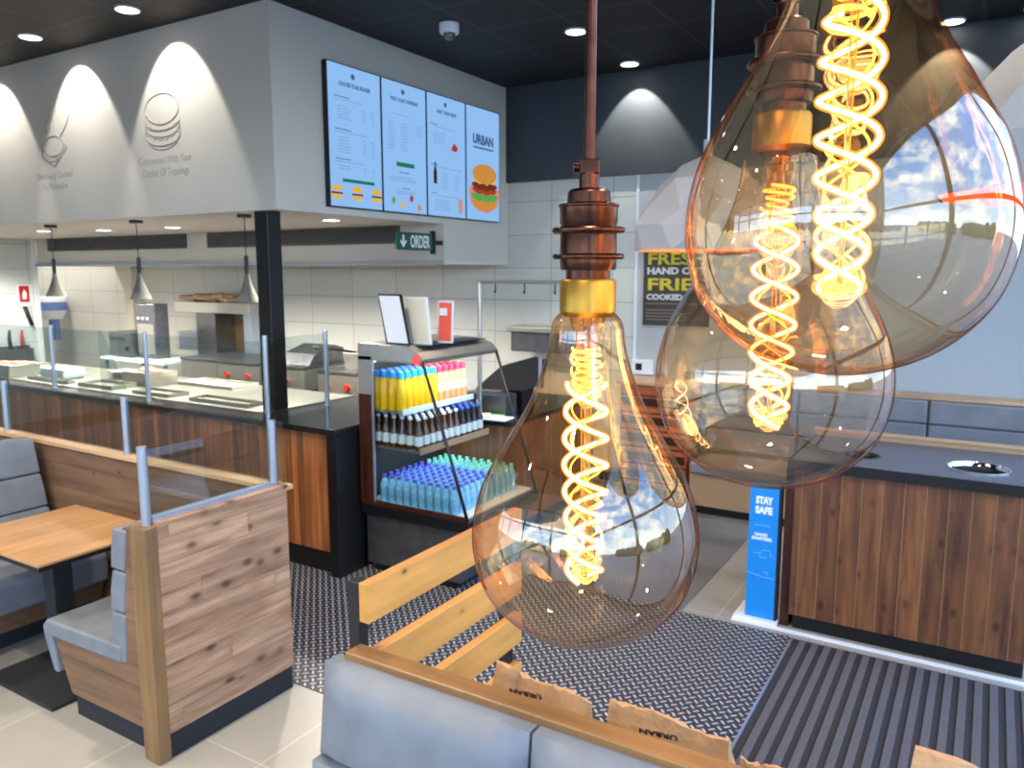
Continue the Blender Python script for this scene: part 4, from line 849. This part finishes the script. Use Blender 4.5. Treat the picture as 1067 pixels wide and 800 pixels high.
# ------------------------------------------------------------------ foreground bench, slatted divider
t = thing('booth_bench', (-.3, 1.4, 0), 'grey upholstered bench with a wooden top rail, closest to the camera', 'bench')
MB().box(-1.45, 1.0, 1.53, 1.57, 0, 1.02).build('back_board', 'booth_y', t); MB().box(-1.465, 1.02, 1.515, 1.578, 1.02, 1.055).build('top_rail', 'rail_wood', t, bevel=.004)
xs = [-1.505, -.845, -.19, .46, 1.0]
for a, b in zip(xs, xs[1:]):
    for z0, z1, yo in ((.50, .775, .06), (.78, 1.035, .0)):
        m = MB(); n = 14; k = 8; g = []
        for i in range(n + 1):
            row = []
            for j in range(k + 1):
                u = i / n; v = j / k; bul = (1 - (2*u - 1)**8) * (1 - (2*v - 1)**6)
                row.append(m.bm.verts.new((a + .004 + (b - a - .008) * u, 1.475 - yo + (.03 * (1 - v) if z0 > .7 else .03 * (1 - v)) * -1 - .055 * bul, z0 + (z1 - z0) * v)))
            g.append(row)
        for i in range(n):
            for j in range(k): m.bm.faces.new((g[i][j], g[i+1][j], g[i+1][j+1], g[i][j+1]))
        # back faces
        ring = [g[i][0] for i in range(n + 1)] + [g[n][j] for j in range(1, k + 1)] + [g[i][k] for i in range(n - 1, -1, -1)] + [g[0][j] for j in range(k - 1, 0, -1)]
        bk = [m.bm.verts.new((v.co.x, 1.53, v.co.z)) for v in ring]; L = len(ring)
        for i in range(L): m.bm.faces.new((ring[i], ring[(i+1) % L], bk[(i+1) % L], bk[i]))
        m.bm.faces.new(bk); m.build('back_cushion', 'fabric', t, smooth='auto')
MB().box(-1.5, 1.0, .98, 1.50, .36, .48).build('seat_cushion', 'fabric', t, bevel=.03, seg=3); MB().box(-1.45, 1.0, 1.04, 1.53, .1, .36).build('base', 'booth_y', t); MB().box(-1.43, 1.0, 1.08, 1.53, 0, .1).build('plinth', 'black_matte', t)
t = thing('slatted_divider', (-1.46, 1.95, 0), 'open divider of four honey coloured wooden slats on black posts', 'divider')
for y in (1.585, 2.385): MB().box(-1.502, -1.462, y - .012, y + .028, 0, 1.235 if y < 2 else 1.232).build('post', 'black', t, bevel=.002)
for z1 in (1.235, 1.025, .83, .63): MB().box(-1.462, -1.428, 1.575, 2.42, z1 - .115, z1).build('slat', 'slat_wood', t, bevel=.002)
t = thing('booth_bench', (-.3, 1.9, 0), 'low bench seat behind the wooden top rail carrying the paper bags', 'bench')
MB().box(-1.40, 1.2, 1.60, 2.12, .42, .50).build('seat', 'fabric', t, bevel=.02); MB().box(-1.38, 1.2, 1.62, 2.08, .0, .42).build('base', 'booth_y', t)

# paper bags
def bag(x0, x1, y, z0, ztopL, ztopR, d, lb, seed, txt, ty=0):
    t = thing('paper_bag', ((x0 + x1) / 2, y, z0), lb, 'paper bag', 'brown paper bags behind the bench')
    m = MB(); n = 16; k = 14; rnd = random.Random(seed)
    def P(u, v, s):     # u along, v up, s -1 front +1 back
        zt = ztopL + (ztopR - ztopL) * u + .006 * sin(u * 9 + seed)
        z = z0 + (zt - z0) * v; th = d / 2 * (1 - v ** 3 * .93)
        nz = mnoise.noise(Vector((u * 5 + seed, v * 5, s * 3))) * .02 * (v > 0) * (1 - .7 * v**4) + mnoise.noise(Vector((u * 14 + seed, v * 12, s))) * .018 * (v > 0)
        return (x0 + (x1 - x0) * u + .01 * sin(v * 7 + seed) * v, y + s * th + nz, z)
    def sheet(s):
        g = [[m.bm.verts.new(P(i / n, j / k, s)) for j in range(k + 1)] for i in range(n + 1)]
        for i in range(n):
            for j in range(k): m.bm.faces.new((g[i][j], g[i+1][j], g[i+1][j+1], g[i][j+1]))
        return g
    F_ = sheet(-1); B_ = sheet(1)
    for i in range(n): m.bm.faces.new((F_[i][0], B_[i][0], B_[i+1][0], F_[i+1][0])); m.bm.faces.new((F_[i][k], F_[i+1][k], B_[i+1][k], B_[i][k]))
    for j in range(k): m.bm.faces.new((F_[0][j], F_[0][j+1], B_[0][j+1], B_[0][j])); m.bm.faces.new((F_[n][j], B_[n][j], B_[n][j+1], F_[n][j+1]))
    m.build('bag', 'paper', t, smooth='auto')
    xc = x0 + (x1 - x0) * .5; zt = ztopL + (ztopR - ztopL) * .5
    MB().text('URBAN', .022, (xc - .02, y - d * .1 - .027, zt - .018 + ty), (-1, 0, -.1 if ztopL > ztopR else 0), (0, .35, -1), fit=.10, bold=.0006, depth=.0015).build('lettering', 'ink', t)
bag(-1.14, -.85, 1.78, .50, .995, .965, .16, 'crumpled brown paper bag right of the slatted divider, leftmost of the bags', 1, True)
bag(-.77, -.455, 1.78, .50, .995, .975, .16, 'crumpled brown paper bag at the middle of the bench rail', 4, True)
bag(-.43, -.28, 1.76, .50, .955, .955, .14, 'brown paper bag only just showing above the rail', 9, True)
bag(-.075, .34, 1.76, .50, 1.105, 1.05, .24, 'largest brown paper bag at the lower right corner', 6, True)

# ------------------------------------------------------------------ faceted pendants
def faceted(cx, cy_, zr, R, Hh, lb, seed, cord='cord_pale'):
    rnd = random.Random(seed); t = thing('faceted_pendant', (cx, cy_, zr), lb, 'pendant light', 'faceted grey dome pendants')
    def shell(off, name, mm):
        r2 = random.Random(seed); m = MB(); rows_ = []; n = 11; prof = [(1., 0.), (.99, .22), (.90, .45), (.68, .70), (.38, .88)]
        for j, (pr, pz) in enumerate(prof):
            row = []
            for i in range(n):
                a = 2*pi * (i + .5 * (j % 2)) / n + (r2.random() - .5) * .36 * (j > 0); jr = 1 + (r2.random() - .5) * .14 * (j > 0); jz = (r2.random() - .5) * .10 * (j > 0)
                row.append(m.bm.verts.new((cx + (R * pr * jr - off) * cos(a), cy_ + (R * pr * jr - off) * sin(a), zr + Hh * (pz + jz) - (off if j else 0))))
            rows_.append(row)
        top = m.bm.verts.new((cx, cy_, zr + Hh - off))
        for j in range(len(prof) - 1):
            a, b = rows_[j], rows_[j+1]
            for i in range(n):
                if j % 2 == 0: m.bm.faces.new((a[i], a[(i+1) % n], b[i])); m.bm.faces.new((a[(i+1) % n], b[(i+1) % n], b[i]))
                else: m.bm.faces.new((a[i], b[(i+1) % n], b[i])); m.bm.faces.new((a[i], a[(i+1) % n], b[(i+1) % n]))
        for i in range(n): m.bm.faces.new((rows_[-1][i], rows_[-1][(i+1) % n], top))
        return m.build(name, mm, t), rows_
    shell(0, 'outer_shade', 'facet'); shell(.008, 'inner_lining', 'facet_in')
    MB().cyl((cx, cy_, zr + Hh - .01), (cx, cy_, zr + Hh + .06), .02, 12).build('collar', 'facet', t); MB().cyl((cx, cy_, zr + Hh + .05), (cx, cy_, ZC), .0055, 8).build('cord', cord, t)
    MB().sphere((cx, cy_, zr + Hh * .55), .05).build('bulb', 'lamp_on', t, smooth=True)
    point((cx, cy_, zr + Hh * .35), 7, (1, .62, .3), .05)
faceted(-1.116, 3.49, 2.19, .31, .42, 'faceted grey dome pendant left of the biggest bulb, copper inside', 3)
faceted(.30, 2.18, 2.27, .45, .46, 'faceted grey dome pendant cut off by the right edge, copper inside', 8, 'black')

# ------------------------------------------------------------------ glass bulb pendants
PXM = .58 / 820
PR = [(670, 0), (669, 14), (665, 34), (655, 60), (640, 82), (620, 100), (600, 110), (575, 116), (550, 117), (525, 113), (500, 105), (475, 92), (450, 77), (425, 62), (400, 51), (375, 42.5), (355, 38), (342, 36.5), (334, 34), (328, 29), (324, 24)]
def smooth_prof(P, n=4):
    o = []
    for i in range(len(P) - 1):
        p0, p1, p2, p3 = P[max(i-1, 0)], P[i], P[i+1], P[min(i+2, len(P)-1)]
        for k in range(n):
            t = k / n; o.append(tuple(.5 * ((2*p1[c]) + (-p0[c] + p2[c]) * t + (2*p0[c] - 5*p1[c] + 4*p2[c] - p3[c]) * t*t + (-p0[c] + 3*p1[c] - 3*p2[c] + p3[c]) * t**3) for c in (0, 1)))
    o.append(P[-1]); return o
def pendant(cx, cy_, zmid, lb, phase, sc_=1.):
    # zmid: height of the widest ring; y px 550 of the first bulb
    Zp = lambda p: zmid + (550 - p) * PXM * sc_ * 1.0
    R_ = lambda r: r * PXM * sc_
    t = thing('bulb_pendant', (cx, cy_, Zp(670)), lb, 'pendant light', 'amber glass bulb pendants in the foreground')
    g = MB().lathe([(max(R_(r), 0), Zp(p)) for p, r in smooth_prof(PR)], (cx, cy_, 0), 96, cap=False).build('glass_bulb', 'amber', t, smooth=True)
    MB().lathe([(R_(23), Zp(330)), (R_(28), Zp(325)), (R_(28), Zp(296)), (R_(26), Zp(293)), (0, Zp(293))], (cx, cy_, 0), 48, cap=False).build('brass_cap', 'brass', t, smooth='auto')
    MB().lathe([(R_(r), Zp(p)) for p, r in ((293, 0), (293, 22), (284, 22), (284, 27), (280, 28), (276, 28), (250, 28), (248, 27.5), (240, 27.5), (238, 28.5), (223, 28.5), (221, 26), (219, 21.5), (209, 21), (206, 18), (205, 10), (190, 10), (190, 0))], (cx, cy_, 0), 48, cap=False).build('lamp_holder', 'copper', t, smooth='auto')
    for p, r in ((271, 35.5), (245.5, 36), (222, 30)):
        h = 2.6 if r > 31 else 1.6
        MB().lathe([(R_(25), Zp(p + h)), (R_(r - 1.5), Zp(p + h)), (R_(r), Zp(p + h * .4)), (R_(r), Zp(p - h * .4)), (R_(r - 1.5), Zp(p - h)), (R_(25), Zp(p - h))], (cx, cy_, 0), 48, cap=False).build('shade_ring', 'copper', t, smooth='auto')
    m = MB(); a = R_(9.5); c, s_ = cos(.5), sin(.5)
    m.box(-a, a, -a, a, Zp(192), Zp(178), Matrix.Translation((cx, cy_, 0)) @ Matrix.Rotation(.5, 4, 'Z')); m.build('cord_grip', 'copper', t, bevel=.0008)
    d = Vector((-cos(.54), -sin(.54), 0)); q = Vector((cx, cy_, Zp(185))); MB().cyl(q + d * a, q + d * (a + R_(6)), R_(4.5), 12).build('grip_screw', 'copper', t, smooth='auto')
    MB().cyl((cx, cy_, Zp(180)), (cx, cy_, ZC - .03), R_(5.6), 20).build('rod', 'copper', t, smooth='auto')
    MB().lathe([(0, ZC), (.05, ZC), (.05, ZC - .02), (.02, ZC - .035), (0, ZC - .035)], (cx, cy_, 0), 28).build('ceiling_rose', 'copper', t, smooth='auto')
    # glass stem and support wires
    MB().lathe([(R_(r), Zp(p)) for p, r in ((326, 20), (345, 14), (365, 11), (395, 9), (402, 7), (404, 0))], (cx, cy_, 0), 32, cap=False).build('glass_stem', 'stem_glass', t, smooth=True)
    MB().cyl((cx, cy_, Zp(600)), (cx, cy_, Zp(400)), R_(2.4), 10).build('glass_rod', 'stem_glass', t, smooth='auto')
    m = MB()
    for k in range(2):
        a = phase + k * pi; m.tube([(cx + R_(4) * cos(a), cy_ + R_(4) * sin(a), Zp(330)), (cx + R_(5) * cos(a), cy_ + R_(5) * sin(a), Zp(400)), (cx + R_(2) * cos(a), cy_ + R_(2) * sin(a), Zp(603))], R_(.7), 6)
    m.build('support_wire', 'brass', t)
    # filament: two bright strands round the rod; the dim inner pair imitates their reflection
    core = MB(); sh = MB(); dim = MB()
    for k in range(4):
        pts = []; N = 150; main = k < 2; turns = 3.7 if main else 3.2
        for i in range(N + 1):
            u = i / N; a = phase + k * pi + (0 if main else .8) + turns * 2 * pi * u; r = (22 if main else 15.5) * (.82 + .18 * sin(pi * min(1, u * 1.1 + .1))) * (1 if u < .95 else 1 - (u - .95) * 5)
            pts.append((cx + R_(r) * cos(a), cy_ + R_(r) * sin(a), Zp(398 + (606 - 398) * u)))
        if main: core.tube(pts, R_(1.7), 8); sh.tube(pts, R_(3.6), 8)
        else: dim.tube(pts, R_(1.0), 6)
    core.build('filament', 'fil_core', t, smooth=True); sh.build('filament_halo', 'fil_halo', t, smooth=True)  # the wider tube models the orange light halo of the bright strands
    for k in range(2):
        pts = []
        for i in range(70):
            u = i / 69; a = phase + k * pi + 3.2 * 2 * pi * u; r = 12 + 3 * sin(u * 9 + k); pts.append((cx + R_(r) * cos(a), cy_ + R_(r) * sin(a), Zp(362 + 44 * u)))
        dim.tube(pts, R_(1.5), 6)
    for k in range(2):
        pts = [(cx + R_(12 + 2 * k) * cos(2*pi*i/24), cy_ + R_(12 + 2 * k) * sin(2*pi*i/24), Zp(604 - 3 * k + 2 * sin(i))) for i in range(25)]; dim.tube(pts, R_(1.0), 6)
    dim.build('filament_end_and_reflection', 'fil_end_refl', t, smooth=True)  # real filament ends together with the strands that imitate a reflection
    point((cx, cy_, Zp(500)), .1, (1, .62, .25), .02)
pendant(-.2448, .5055, 1.9128, 'amber teardrop bulb on a copper holder, lowest and leftmost of the three', .4)
pendant(-0.1349, 0.5855, 2.0268, 'amber teardrop bulb behind the biggest one, middle of the three', 1.3)
pendant(-0.0719, 0.4599, 2.1285, 'amber teardrop bulb closest to the camera, topmost and largest looking of the three', 2.2)
